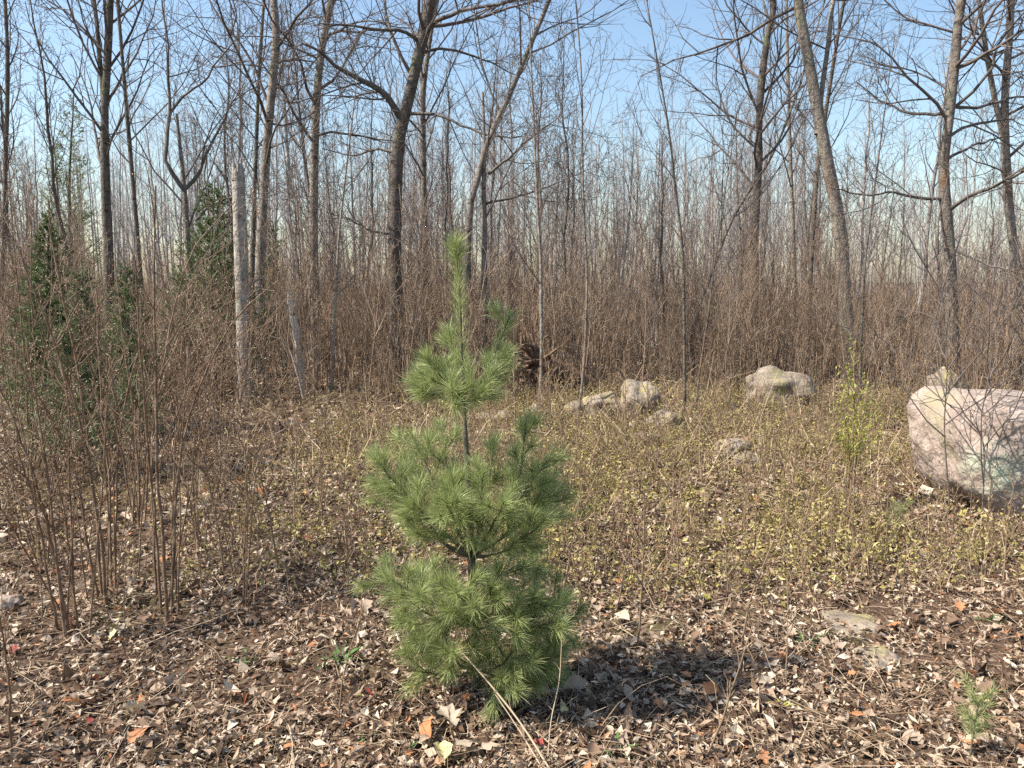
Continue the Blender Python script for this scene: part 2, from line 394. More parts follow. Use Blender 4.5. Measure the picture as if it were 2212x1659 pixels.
# straws, dead grass and fallen twigs in the litter
def straw_batch(mb, p2, L, rad, lift, k=4, flat=0.25, sides=3):
    n = len(p2)
    z = ground_z(p2[:, 0], p2[:, 1])
    az = rng.uniform(0, 6.28, n); el = np.abs(rng.normal(0, flat, n))
    d = np.stack([np.cos(az) * np.cos(el), np.sin(az) * np.cos(el), np.sin(el)], 1)
    P = np.empty((n, k, 3)); P[:, 0] = np.column_stack([p2, z + lift])
    for j in range(1, k):
        d = norm(d + 0.16 * rng.standard_normal((n, 3)) + np.array([0, 0, -0.10]))
        P[:, j] = P[:, j - 1] + d * (L / (k - 1))[:, None]
    P[..., 2] = np.maximum(P[..., 2], ground_z(P[..., 0], P[..., 1]) + 0.004)
    R = rad[:, None] * np.linspace(1, 0.5, k)[None]
    tubes(mb, P, R, sides)
def ribbons(mb, P, w):
    """thin flat straws: P (n,k,3), w (n,)"""
    n, k, _ = P.shape
    T = norm(P[:, -1] - P[:, 0]); S = norm(np.cross(T, rng.standard_normal((n, 3)) * 0.6 + np.array([0, 0, 1.0])))
    W = w[:, None, None] * np.linspace(1, 0.45, k)[None, :, None] * 0.5
    V = np.stack([P - S[:, None] * W, P + S[:, None] * W], 2)
    b = np.arange(n)[:, None] * (2 * k) + np.arange(k - 1)[None] * 2
    mb.add(V, np.stack([b, b + 1, b + 3, b + 2], -1))

def straw_paths(p2, L, lift, k=4, flat=0.25):
    n = len(p2); z = ground_z(p2[:, 0], p2[:, 1])
    az = rng.uniform(0, 6.28, n); el = np.abs(rng.normal(0, flat, n))
    d = np.stack([np.cos(az) * np.cos(el), np.sin(az) * np.cos(el), np.sin(el)], 1)
    P = np.empty((n, k, 3)); P[:, 0] = np.column_stack([p2, z + lift])
    for j in range(1, k):
        d = norm(d + 0.16 * rng.standard_normal((n, 3)) + np.array([0, 0, -0.14])); P[:, j] = P[:, j - 1] + d * (L / (k - 1))[:, None]
    P[..., 2] = np.maximum(P[..., 2], ground_z(P[..., 0], P[..., 1]) + 0.004)
    return P
mb = MB()
p2 = fan_points(1300, 1.8, 6.0, 0.80, 0.8); n = len(p2)
straw_batch(mb, p2, rng.gamma(4, 0.06, n), rng.uniform(0.0010, 0.0024, n), rng.uniform(0.0, 0.03, n))
p2 = fan_points(20000, 1.8, 9.0, 0.76, 0.8); n = len(p2)
ribbons(mb, straw_paths(p2, rng.gamma(3, 0.030, n), rng.uniform(0, 0.035, n), 4, 0.4), rng.uniform(0.0016, 0.0036, n))
p2 = fan_points(26000, 6, 20, 0.78, 0.8); n = len(p2)
ribbons(mb, straw_paths(p2, rng.gamma(4, 0.07, n), rng.uniform(0, 0.06, n), 3, 0.8), rng.uniform(0.004, 0.009, n))
tag(obj('dead_grass', mb.mesh('dead_grass', M['straw'])), 'dead straw, grass and twiglets matted over the leaf litter', 'dead grass', kind='stuff')

# low yellow-green plants: thin stalks with tiny leaves, and mossy grass
mb = MB(); mbs = MB()
p2 = fan_points(60000, 3.4, 12.5, 0.78, 1.1)
p2 = p2[rng.random(len(p2)) < cover_weight(p2[:, 0], p2[:, 1])]
n = len(p2)
h = rng.gamma(3.0, 0.040, n) + 0.02
P = np.empty((n, 3, 3)); P[:, 0] = np.column_stack([p2, ground_z(p2[:, 0], p2[:, 1])])
d = norm(np.column_stack([rng.normal(0, 0.35, (n, 2)), np.ones(n)]))
P[:, 1] = P[:, 0] + d * (h * 0.55)[:, None]; d = norm(d + 0.3 * rng.standard_normal((n, 3))); P[:, 2] = P[:, 1] + d * (h * 0.45)[:, None]
ribbons(mbs, P, rng.uniform(0.003, 0.006, n))
for tt in (0.35, 0.55, 0.7, 0.85, 0.95, 1.0):
    f = min(tt * 2, 1.999); a = int(f); w = f - a
    tiny_leaf(mb, P[:, a] * (1 - w) + P[:, a + 1] * w + rng.normal(0, 0.012, (n, 3)), rng.gamma(6, 0.0036, n), 0.5, 0.7)
gc = tag(obj('ground_cover', None), 'low yellow-green plants and moss sprinkled over the clearing', 'ground cover', kind='stuff')
o = obj('leaves', mb.mesh('cover_leaves', M['cover'], smooth=False), gc); o['kind'] = 'stuff'
o = obj('stems', mbs.mesh('cover_stems', M['stalk']), gc); o['kind'] = 'stuff'

# ================================================================== TREES
def far_sheet(k): return rng.standard_normal(k)

def make_trunk(pts, r0, top=11.0, k=30, lean_on=0.6, rtop=0.25):
    """pts: world points of the trunk from the base up; carried on to z=top"""
    pts = [np.asarray(p, float) for p in pts]
    if pts[-1][2] < top - 0.5:
        d = pts[-1] - pts[-2]; d = d / np.linalg.norm(d); zt = pts[-1][2]
        m = max(1, int((top - zt) / 1.8)); q = pts[-1]
        for i in range(m):
            d = norm(d + np.array([rng.normal(0, 0.07), rng.normal(0, 0.07), 0.12]))
            q = q + d * (top - zt) / m; pts.append(q)
    C = resample(pts, k)
    s = np.linspace(0, 1, k)
    R = r0 * ((1 - s) ** 0.85 * (1 - rtop) + rtop)
    R[0] *= 1.45; R[1] *= 1.12
    R = R * (1 + 0.04 * rng.standard_normal(k))
    return C, R

def crown_from(Ps, nb=(26, 8, 5), t0=0.3, ang=(45, 80), L1=(1.2, 2.8), L2=(0.3, 0.6), L3=(0.25, 0.55), up=0.06, wander=0.16, n4=0, t1=0.98, rmin=0.0026):
    """branches, twigs and twiglets on a list of (P,R) axes. returns list of levels"""
    out = []
    P, R = Ps
    a = spawn(P, R, nb[0], t0, t1, ang, L1, 8, wander, up, 0.40, 0.25, 0.005, slender='abs', taper_t=0.45)
    b = spawn(a[0], a[1], nb[1], 0.18, 0.98, (28, 65), L2, 5, 0.18, up * 0.8, 0.6, 0.4, rmin * 1.15, taper_t=0.35)
    c = spawn(b[0], b[1], nb[2], 0.15, 0.98, (25, 60), L3, 4, 0.18, up * 0.8, 0.6, 0.5, rmin, taper_t=0.3)
    out = [a, b, c]
    if n4: out.append(spawn(c[0], c[1], n4, 0.15, 0.95, (25, 60), (0.3, 0.6), 3, 0.18, up, 0.7, 0.6, rmin * 0.9, taper_t=0.2))
    return out

def add_levels(mb, levels, sides=(5, 4, 3, 3)):
    for (P, R), s in zip(levels, sides): tubes(mb, P, R, s)

def near_tree(label, Y, px, r0, mat_bark='bark_mid', limbs=(), top=11.0, nb=(26, 8, 5), t0=0.3, group=None, name='bare_tree', base=None, cat='tree', crown=None, limb_nb=(7, 6, 5), stems=()):
    """px: trunk through photo points from the top of the frame down, standing at world y=Y"""
    pts = [at(x, y, Y) for x, y in px][::-1]
    b = pts[0].copy(); gz = float(ground_z(b[0], b[1]))
    if b[2] > gz + 0.1:
        pts.insert(0, np.array([b[0] + rng.normal(0, 0.03), b[1], gz - 0.08]))
    else: pts[0][2] = gz - 0.08
    org = np.array([pts[0][0], pts[0][1], gz])
    C, R = make_trunk(pts, r0 * 0.76, top)
    C = C - org
    root = thing(name, label, cat, org, group)
    mbt = MB(); tubes(mbt, C, R, 12, 0.035)
    obj('trunk', mbt.mesh('trunk', M[mat_bark]), root)
    levels = []
    kw = dict(crown or {})
    mbc = MB()
    add_levels(mbc, crown_from((C[None], R[None]), nb, t0, **kw))
    for st in stems:                                   # secondary stems that carry a crown too
        sp = [at(x, y, Y + dy) for x, y, dy in st['px']][::-1]
        S, SR = make_trunk(sp, st['r'] * 0.85, st.get('top', top * 0.9), 22)
        S = S - org
        m_ = MB(); tubes(m_, S, SR, 9, 0.03); obj('stem', m_.mesh('stem', M[mat_bark]), root)
        add_levels(mbc, crown_from((S[None], SR[None]), st.get('nb', (16, 7, 5)), st.get('t0', 0.15), **kw))
    for lm in limbs:
        lp = [at(x, y, Y + dy) for x, y, dy in lm['px']]
        S = resample(lp, 14) - org
        S[1:] += np.cumsum(rng.normal(0, 0.012, (13, 3)), 0)
        LR = lm['r'] * 0.78 * np.linspace(1, 0.25, 14)
        m_ = MB(); tubes(m_, S, LR, 7, 0.03); obj('limb', m_.mesh('limb', M['limb']), root)
        P, Rr = S[None], LR[None]
        a = spawn(P, Rr, lm.get('nb', limb_nb)[0], 0.2, 1.0, (30, 65), (0.5, 1.5), 7, 0.15, 0.05, 0.55, 0.3, 0.005, slender='abs', taper_t=0.3)
        b_ = spawn(a[0], a[1], limb_nb[1], 0.15, 0.98, (28, 60), (0.3, 0.6), 4, 0.18, 0.05, 0.6, 0.5, 0.0036)
        c_ = spawn(b_[0], b_[1], limb_nb[2], 0.15, 0.98, (25, 60), (0.3, 0.6), 3, 0.18, 0.05, 0.7, 0.6, 0.0032)
        add_levels(mbc, [a, b_, c_])
    obj('crown', mbc.mesh('crown', M['twig']), root)
    return root

NT = near_tree
BIG = dict(L1=(1.3, 3.2), ang=(45, 80), up=0.05, wander=0.17)
UPR = dict(L1=(1.4, 3.2), ang=(25, 50), up=0.10, wander=0.12)

NT('tall dark straight-trunked tree with a thin side stem, left in the woods', 14.0, [(238, 0), (232, 130), (226, 260), (228, 400), (234, 540), (236, 740)], 0.125, 'bark_dark', nb=(30, 8, 5), crown=UPR,
   stems=[dict(px=[(203, 0, 0.1), (212, 90, 0.1), (222, 200, 0.05), (228, 300, 0)], r=0.055)])
NT('crooked tree forking low into a wide Y above the left shrubs', 11.0, [(398, 405), (402, 470), (410, 600), (416, 780)], 0.085, 'bark_mid', top=3.9, nb=(4, 5, 4), t0=0.5, crown=UPR,
   limbs=[dict(px=[(398, 412, 0), (378, 375, -0.1), (361, 340, -0.1), (368, 280, 0), (372, 235, 0.1), (366, 170, 0.1), (362, 90, 0.2), (350, -40, 0.3)], r=0.042),
          dict(px=[(400, 408, 0), (432, 375, 0.1), (450, 335, 0.2), (480, 275, 0.3), (505, 222, 0.3), (560, 190, 0.4)], r=0.036),
          dict(px=[(371, 240, 0.1), (395, 215, 0), (440, 185, -0.2), (480, 140, -0.3), (520, 92, -0.4), (560, 60, -0.5)], r=0.026),
          dict(px=[(425, 475, 0), (460, 445, -0.3), (500, 428, -0.5), (560, 420, -0.6)], r=0.025)])
NT('slightly curved grey trunk just right of the broken snag', 12.5, [(591, 0), (597, 80), (588, 190), (577, 300), (570, 420), (563, 560), (562, 680), (564, 800)], 0.115, 'bark_pale', nb=(30, 8, 5), crown=BIG)
NT('thin dark tree standing behind the broken snag', 16.0, [(566, 60), (558, 200), (553, 330), (548, 470), (545, 640)], 0.07, 'bark_dark', nb=(22, 7, 5), crown=UPR)
NT('mottled grey tree leaning slightly right with pale lower trunk', 13.0, [(716, 0), (698, 85), (686, 190), (680, 300), (678, 420), (677, 560), (678, 700), (680, 805)], 0.115, 'bark_pale', nb=(28, 8, 5), crown=BIG)
NT('big dark leaning tree with a heavy limb reaching left behind the pine', 12.0,
   [(930, 0), (917, 68), (899, 140), (882, 220), (868, 262), (860, 320), (855, 395), (854, 470), (851, 552), (855, 600), (858, 800)], 0.155, 'bark_dark', nb=(34, 8, 6), t0=0.42, crown=BIG,
   limbs=[dict(px=[(868, 258, 0), (838, 215, -0.2), (805, 182, -0.4), (765, 158, -0.5), (722, 138, -0.6), (690, 108, -0.7), (640, 85, -0.8)], r=0.075, nb=(9,)),
          dict(px=[(866, 252, 0), (838, 205, 0.3), (812, 196, 0.5), (770, 206, 0.7), (720, 210, 0.9)], r=0.035),
          dict(px=[(915, 76, 0), (955, 42, -0.3), (1010, 25, -0.5), (1090, 15, -0.8), (1180, -10, -1.0)], r=0.05, nb=(9,)),
          dict(px=[(905, 120, 0), (950, 105, 0.3), (1010, 118, 0.6), (1080, 150, 0.9), (1130, 180, 1.1)], r=0.035),
          dict(px=[(882, 245, 0), (940, 250, -0.3), (990, 275, -0.5), (1060, 300, -0.7), (1150, 310, -1.0)], r=0.036),
          dict(px=[(905, 90, 0), (860, 70, -0.2), (800, 68, -0.4), (740, 62, -0.6), (680, 70, -0.8)], r=0.04, nb=(9,)),
          dict(px=[(860, 330, 0), (810, 320, 0.2), (760, 325, 0.4), (700, 312, 0.7)], r=0.03),
          dict(px=[(853, 505, 0), (800, 500, -0.5), (750, 470, -0.9), (700, 455, -1.2)], r=0.028)])
NT('slim tree swept right by a long diagonal stem, rising behind the pine', 11.0, [(1046, 310), (1045, 400), (1046, 520), (1047, 760)], 0.075, 'bark_mid', top=4.2, nb=(6, 6, 5), t0=0.55, crown=UPR,
   stems=[dict(px=[(1190, -10, 0.4), (1158, 68, 0.3), (1132, 130, 0.2), (1090, 228, 0.1), (1052, 308, 0), (1040, 360, 0), (1020, 420, -0.1), (1012, 500, -0.1), (1008, 620, 0)], r=0.055, top=9.5, nb=(20, 7, 6), t0=0.3)],
   limbs=[dict(px=[(1055, 375, 0), (1110, 330, -0.2), (1170, 290, -0.3), (1220, 245, -0.4)], r=0.03),
          dict(px=[(1050, 440, 0), (1110, 425, 0.3), (1180, 400, 0.6), (1260, 372, 0.8)], r=0.025)])
NT('straight slender grey tree close right of the big leaning tree', 14.0, [(916, 180), (914, 260), (915, 360), (917, 470), (918, 590)], 0.08, 'bark_mid', nb=(24, 7, 5), crown=UPR)
NT('upright tree with fanning branches beside the open patch of sky', 13.5, [(1671, 0), (1658, 80), (1647, 160), (1640, 250), (1639, 340), (1634, 445), (1630, 520), (1632, 620), (1636, 780)], 0.105, 'bark_dark', nb=(36, 9, 6), t0=0.28, crown=dict(L1=(1.6, 3.2), ang=(35, 62), up=0.10, wander=0.13))
NT('thick trunk leaning left, brown and grey bark, right of centre', 12.0, [(1725, 0), (1742, 105), (1763, 220), (1785, 340), (1806, 445), (1817, 520), (1822, 625), (1828, 700), (1834, 800)], 0.15, 'bark_pale', nb=(20, 8, 5), t0=0.5, crown=BIG,
   stems=[dict(px=[(1800, 0, 0.2), (1790, 90, 0.15), (1776, 190, 0.1), (1766, 290, 0)], r=0.045, nb=(14, 7, 5))])
NT('pale slim tree between the fanning tree and the leaning trunk', 17.0, [(1700, 60), (1703, 200), (1707, 340), (1712, 470), (1716, 640)], 0.07, 'bark_pale', nb=(22, 7, 5), crown=UPR)
NT('thin dark tree touching the leaning trunk from behind', 15.0, [(1772, 320), (1763, 400), (1756, 500), (1750, 620)], 0.065, 'bark_dark', nb=(22, 7, 5), crown=UPR)
NT('large spreading tree with long wavy horizontal branches, right', 11.5, [(2077, 0), (2064, 118), (2053, 232), (2042, 320), (2038, 370), (2042, 440), (2050, 520), (2054, 600), (2057, 700), (2064, 832)], 0.118, 'bark_mid', nb=(30, 9, 6), t0=0.32, crown=BIG,
   limbs=[dict(px=[(2048, 455, 0), (2092, 425, -0.3), (2137, 405, -0.5), (2200, 370, -0.8), (2290, 330, -1.0)], r=0.045, nb=(9,)),
          dict(px=[(2040, 430, 0), (1982, 425, -0.2), (1922, 415, -0.5), (1862, 420, -0.7), (1802, 405, -0.9)], r=0.035, nb=(9,)),
          dict(px=[(2052, 240, 0), (2017, 252, 0.2), (1952, 240, 0.5), (1892, 210, 0.8), (1842, 180, 1.0)], r=0.035, nb=(9,)),
          dict(px=[(2060, 150, 0), (2102, 130, -0.2), (2162, 95, -0.4), (2220, 60, -0.7), (2305, 30, -0.9)], r=0.04, nb=(9,)),
          dict(px=[(2052, 230, 0), (2112, 225, 0.3), (2182, 205, 0.6), (2240, 200, 0.9), (2320, 190, 1.2)], r=0.034),
          dict(px=[(2044, 345, 0), (2092, 320, 0.2), (2152, 300, 0.5), (2210, 290, 0.8)], r=0.03),
          dict(px=[(2052, 540, 0), (2122, 560, -0.3), (2210, 580, -0.6), (2305, 592, -0.9)], r=0.022)])
NT('forked tree with pale warm bark at the edge of the woods, far right', 13.0, [(2184, 0), (2174, 160), (2170, 260), (2174, 365), (2182, 470), (2192, 548), (2196, 650), (2199, 830)], 0.11, 'bark_pale', nb=(26, 8, 5), crown=BIG,
   stems=[dict(px=[(2112, -10, -0.2), (2130, 110, -0.1), (2146, 200, 0), (2160, 262, 0), (2170, 300, 0)], r=0.05)])
NT('slim tree at the far left, dark against the pale sky', 15.0, [(14, 60), (16, 200), (12, 350), (10, 480), (8, 620)], 0.07, 'bark_dark', nb=(24, 7, 5), crown=UPR)
NT('thin straight tree left of the crooked forked tree', 13.0, [(262, 100), (272, 220), (284, 360), (296, 500), (306, 640)], 0.055, 'bark_dark', nb=(22, 7, 5), crown=UPR)
NT('leaning pole of a tree tilted up to the right in mid thicket', 14.0, [(1720, 205), (1660, 350), (1600, 440), (1570, 500), (1548, 560), (1500, 700)], 0.05, 'bark_mid', top=7, nb=(14, 6, 5), crown=UPR)

# ---- saplings nearer than the thicket's depth
SAP = dict(L1=(0.5, 1.4), ang=(22, 48), up=0.10, wander=0.10)
def sapling(label, Y, px, r0, top=5.0, m='bark_mid', nb=(16, 6, 4), t0=0.3):
    return NT(label, Y, px, r0, m, top=top, nb=nb, t0=t0, name='sapling', cat='sapling', crown=dict(SAP, rmin=0.0022))
sapling('tall thin sapling rising straight just right of the pine', 8.6, [(1254, 130), (1258, 330), (1262, 480), (1268, 600), (1264, 750), (1256, 845)], 0.022, 5.6)
sapling('pale slim sapling trunk between pine and thin straight sapling', 9.4, [(1160, 420), (1168, 560), (1169, 650), (1170, 770)], 0.032, 5.0, 'bark_pale')
sapling('dark sapling with upswept branches in the middle of the thicket', 8.8, [(1440, 250), (1458, 400), (1474, 540), (1478, 700), (1480, 880)], 0.026, 5.0, 'bark_dark')
sapling('leaning dark sapling in front of the boulder row', 8.4, [(1548, 540), (1530, 680), (1512, 800), (1500, 890)], 0.016, 3.4, 'bark_dark')
sapling('thin sapling in front of the large boulder', 4.9, [(2040, 690), (2046, 800), (2040, 930), (2050, 1090)], 0.007, 1.9, 'bark_dark', (12, 5, 3))
sapling('forked sapling twig before the boulder, nearest the frame edge', 4.8, [(2150, 780), (2120, 900), (2126, 1000), (2122, 1130)], 0.007, 1.5, 'bark_dark', (12, 5, 3))
sapling('slender sapling standing left of the big leaning tree', 9.8, [(735, 480), (728, 600), (722, 700), (716, 840)], 0.03, 4.2, 'bark_pale')
sapling('sapling with dark bark between two trees right of the sky gap', 9.5, [(1890, 400), (1870, 560), (1862, 700), (1858, 830)], 0.022, 4.5, 'bark_dark')

# ---- broken snag and birch stub
def snag(name, label, Y, px, r0, r1, mname, stub=()):
    pts = [at(x, y, Y) for x, y in px][::-1]
    gz = float(ground_z(pts[0][0], pts[0][1])); pts[0][2] = min(pts[0][2], gz) - 0.05
    org = np.array([pts[0][0], pts[0][1], gz])
    C = resample(pts, 22) - org
    R = np.linspace(r0, r1, 22); R[0] *= 1.2
    root = thing(name, label, 'snag', org)
    m_ = MB(); tubes(m_, C, R, 14, 0.05)
    obj('trunk', m_.mesh('snag_trunk', M[mname]), root)
    m_ = MB()                                            # splintered top
    for i in range(11):
        a = i / 11 * 6.283; h_ = rng.uniform(0.06, 0.30) * r1 * 9
        b = C[-1] + r1 * 0.72 * np.array([math.cos(a), math.sin(a), 0])
        P = np.stack([b - np.array([0, 0, 0.1]), b + np.array([0, 0, h_ * 0.5]), b + np.array([rng.normal(0, .01), rng.normal(0, .01), h_])])
        tubes(m_, P, np.array([r1 * 0.42, r1 * 0.28, r1 * 0.05]), 5)
    obj('splintered_top', m_.mesh('splintered_top', M[mname]), root)
    for (t, az, L) in stub:
        b = C[int(t * 21)]; d = np.array([math.cos(az), math.sin(az) * 0.4, 0.5])
        P = np.stack([b, b + d * L * 0.5, b + d * L]); m_ = MB(); tubes(m_, P, np.array([r1 * 0.4, r1 * 0.25, r1 * 0.1]), 6)
        obj('branch_stub', m_.mesh('branch_stub', M[mname]), root)
    return root
snag('broken_snag', 'thick grey trunk broken off at the top, dead snag', 9.6, [(514, 372), (517, 450), (521, 560), (525, 680), (527, 760)], 0.098, 0.072, 'snag_bark', stub=[(0.55, 0.2, 0.3)])
snag('birch_stub', 'leaning white birch stub, snapped off low in the thicket', 10.5, [(628, 640), (634, 690), (643, 740), (652, 810)], 0.055, 0.045, 'birch', stub=[(0.3, 3.0, 0.25), (0.6, 0.1, 0.15)])

# ================================================================== WOODS BEHIND: individual copies
def woods_tree(seed, H, slim, angs, nb):
    lean = rng.normal(0, 0.04, 2)
    k = 16
    s = np.linspace(0, 1, k)
    wob = np.cumsum(rng.normal(0, 0.05, (k, 2)), 0) * 0.8
    C = np.column_stack([lean[0] * H * s + wob[:, 0], lean[1] * H * s + wob[:, 1], H * s - 0.1])
    R = slim * ((1 - s) ** 0.8 * 0.88 + 0.12); R[0] *= 1.3
    t = MB(); tubes(t, C, R, 7, 0.03)
    c = MB()
    add_levels(c, crown_from((C[None], R[None]), nb, 0.22, ang=angs, L1=(0.10 * H, 0.26 * H), up=0.10, wander=0.12, rmin=0.0050))
    return t.mesh('woods_trunk', M['hazed_far_bark']), c.mesh('woods_crown', M['hazed_far_twig'])
protos = []
for i in range(10):
    H = rng.uniform(9, 12.5)
    protos.append(woods_tree(i, H, rng.uniform(0.05, 0.11), [(16, 34), (20, 42), (30, 60)][i % 3], (26, 5, 4)) + (H,))
dark_protos = []
for i in range(5):
    H = rng.uniform(7, 9); tm, cm = woods_tree(i, H, rng.uniform(0.035, 0.06), [(16, 34), (22, 46)][i % 2], (24, 6, 4))
    tm.materials[0] = M['bark_dark']; cm.materials[0] = M['twig']; dark_protos.append((tm, cm, H))
spots = []
def try_spot(d0, d1, n):
    c = 0; tries = 0
    while c < n and tries < 8000:
        tries += 1
        d = rng.uniform(d0, d1); a = rng.uniform(-0.68, 0.68)
        x, y = d * math.tan(a), d
        s_ = 512 + FOC * x / d
        # the open patch of sky right of the centre keeps the woods thin and low there
        if any((x - u) ** 2 + (y - v) ** 2 < (0.5 + d * 0.015) ** 2 for u, v, _ in spots): continue
        spots.append((x, y, s_)); c += 1
try_spot(14.5, 26, 50); try_spot(26, 44, 62); try_spot(44, 75, 100)
for x, y, s_ in spots:
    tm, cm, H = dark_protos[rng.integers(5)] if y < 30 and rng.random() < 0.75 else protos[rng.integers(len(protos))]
    gap = math.exp(-((s_ - 650) / 75) ** 2)
    leftgap = math.exp(-((s_ - 60) / 50) ** 2)
    want = (1.6 + y * math.tan(math.radians(rng.normal(11.2, 2.4) - 4.0 * gap - 2.5 * leftgap - (2.5 if s_ > 820 else 0)))) if y > 22 else rng.uniform(4.2, 8.0) * (1 - 0.35 * gap)
    want = min(max(want, 4.5), 17)
    gz = float(ground_z(x, y))
    sc = want / H
    r = thing('woodland_tree', '%s bare grey tree %s, %s' % ('low' if want < 7 else 'tall' if want > 11 else 'slender', 'close behind the thicket' if y < 26 else 'deep in the woods' if y < 44 else 'far back in the woods', beside(x, y)), 'tree', (x, y, gz), 'bare trees of the woods behind', rng.uniform(0, 6.28), sc)
    obj('trunk', tm, r); obj('crown', cm, r)

# far wood that reads as one grey mass
mb = MB()
n = 460
d = rng.uniform(70, 170, n); a = rng.uniform(-0.72, 0.72, n)
x = d * np.tan(a); y = d
H = 1.6 + y * np.tan(np.radians(np.clip(rng.normal(7.2, 2.0, n), 3, 12)))
H = np.where(x > 0.35 * y, H * 0.75, H)
k = 5; s = np.linspace(0, 1, k)
C = np.stack([x[:, None] + rng.normal(0, 0.03, (n, 1)) * H[:, None] * s, y[:, None] + 0 * s, H[:, None] * s], -1)
R = np.maximum(H[:, None] * 0.009, 0.07) * (1 - 0.8 * s)[None]
tubes(mb, C, R, 4)
b = spawn(C, R, 12, 0.2, 1.0, (14, 36), (0.12, 0.3), 3, 0.1, 0.12, 0.5, 0.4, 0.025)
c = spawn(b[0], b[1], 4, 0.2, 1.0, (25, 50), (0.3, 0.6), 2, 0.1, 0.1, 0.6, 0.5, 0.018)
tubes(mb, *b, 3); tubes(mb, *c, 3)
tag(obj('distant_woods', mb.mesh('distant_woods', M['hazed_far_twig'])), 'distant leafless woods reading as one grey haze of stems', 'woods', kind='stuff')

# ================================================================== BROWN THICKET
def brush_mesh(i, H, stems):
    c = MB()
    for j in range(stems):
        k = 6; s = np.linspace(0, 1, k)
        d = norm(np.array([rng.normal(0, 0.11), rng.normal(0, 0.11), 1.0])); p = np.array([rng.normal(0, 0.16), rng.normal(0, 0.16), -0.05])
        P = [p]; h = H * rng.uniform(0.6, 1.0)
        for q_ in range(k - 1):
            d = norm(d + rng.normal(0, 0.055, 3)); p = p + d * h / (k - 1); P.append(p)
        P = np.array(P)[None]; R = (0.0062 * rng.uniform(0.7, 1.6) * np.linspace(1, 0.35, k))[None]
        tubes(c, P, R, 4)
        b = spawn(P, R, 8, 0.2, 0.98, (15, 42), (0.15, 0.42), 4, 0.10, 0.08, 0.7, 0.6, 0.0028, taper_t=0.5)
        g = spawn(b[0], b[1], 3, 0.2, 0.98, (20, 50), (0.25, 0.5), 3, 0.12, 0.05, 0.8, 0.7, 0.0026)
        tubes(c, *b, 3); tubes(c, *g, 3)
    return c.mesh('thicket_shrub', M['brush'])
M['whip'] = mat('whip_bark', [(0.13, 0.090, 0.062), (0.30, 0.22, 0.158), (0.22, 0.142, 0.10), (0.42, 0.35, 0.27)], kind='island', bump=0, rough=0.7)[0]
brush = [brush_mesh(i, 1.9, int(rng.integers(2, 7))) for i in range(9)]
def whip_mesh(H):
    """tall single-stemmed young sapling with upswept reddish twigs"""
    c = MB(); k = 9; d = norm(np.array([rng.normal(0, 0.07), rng.normal(0, 0.07), 1.0])); p = np.array([0, 0, -0.05]); P = [p]
    for q_ in range(k - 1):
        d = norm(d + rng.normal(0, 0.045, 3)); p = p + d * H / (k - 1); P.append(p)
    P = np.array(P)[None]; R = (0.010 * rng.uniform(0.8, 1.4) * np.linspace(1, 0.25, k))[None]
    tubes(c, P, R, 5)
    b = spawn(P, R, 15, 0.3, 0.99, (16, 40), (0.12, 0.34), 5, 0.09, 0.09, 0.6, 0.5, 0.0030, taper_t=0.55)
    g = spawn(b[0], b[1], 5, 0.2, 0.98, (20, 45), (0.25, 0.5), 3, 0.10, 0.06, 0.8, 0.7, 0.0026)
    tubes(c, *b, 3); tubes(c, *g, 3)
    return c.mesh('thicket_shrub', M['whip'])
brush += [whip_mesh(2.6) for i in range(5)]

def thicket_height(x, y):
    s_ = 512 + FOC * x / y
    base = np.interp(s_, [0, 120, 190, 260, 400, 520, 620, 700, 860, 1024], [2.1, 1.7, 1.6, 2.0, 2.2, 2.15, 2.3, 2.15, 1.95, 1.75])
    return base
def thicket_front(x):
    return np.interp(x, [-10, -6, -3, 0, 2.0, 4, 8], [8.0, 8.4, 9.2, 10.0, 10.6, 10.4, 9.6])
pts = []
while len(pts) < 300:
    x = rng.uniform(-9.5, 9.5); y = thicket_front(x) + rng.gamma(1.3, 1.3)
    if abs(x) > 0.72 * y: continue
    pts.append((x, y))
for x, y in pts:
    hgt = float(thicket_height(x, y)) * rng.uniform(0.42, 1.15)
    o = obj('thicket_shrub', brush[rng.integers(len(brush))], None, (x, y, float(ground_z(x, y))), rng.uniform(0, 6.28), hgt / 1.9)
    tag(o, '%s leafless brown shrub %s the thicket, %s' % ('low' if hgt < 1.5 else 'tall' if hgt > 2.1 else 'middling', 'fronting' if y < thicket_front(x) + 1.2 else 'inside', beside(x, y)), 'shrub', 'shrubs of the brown thicket')
FRONT = [o for o in bpy.data.objects if o.name.startswith('thicket_shrub')][:]

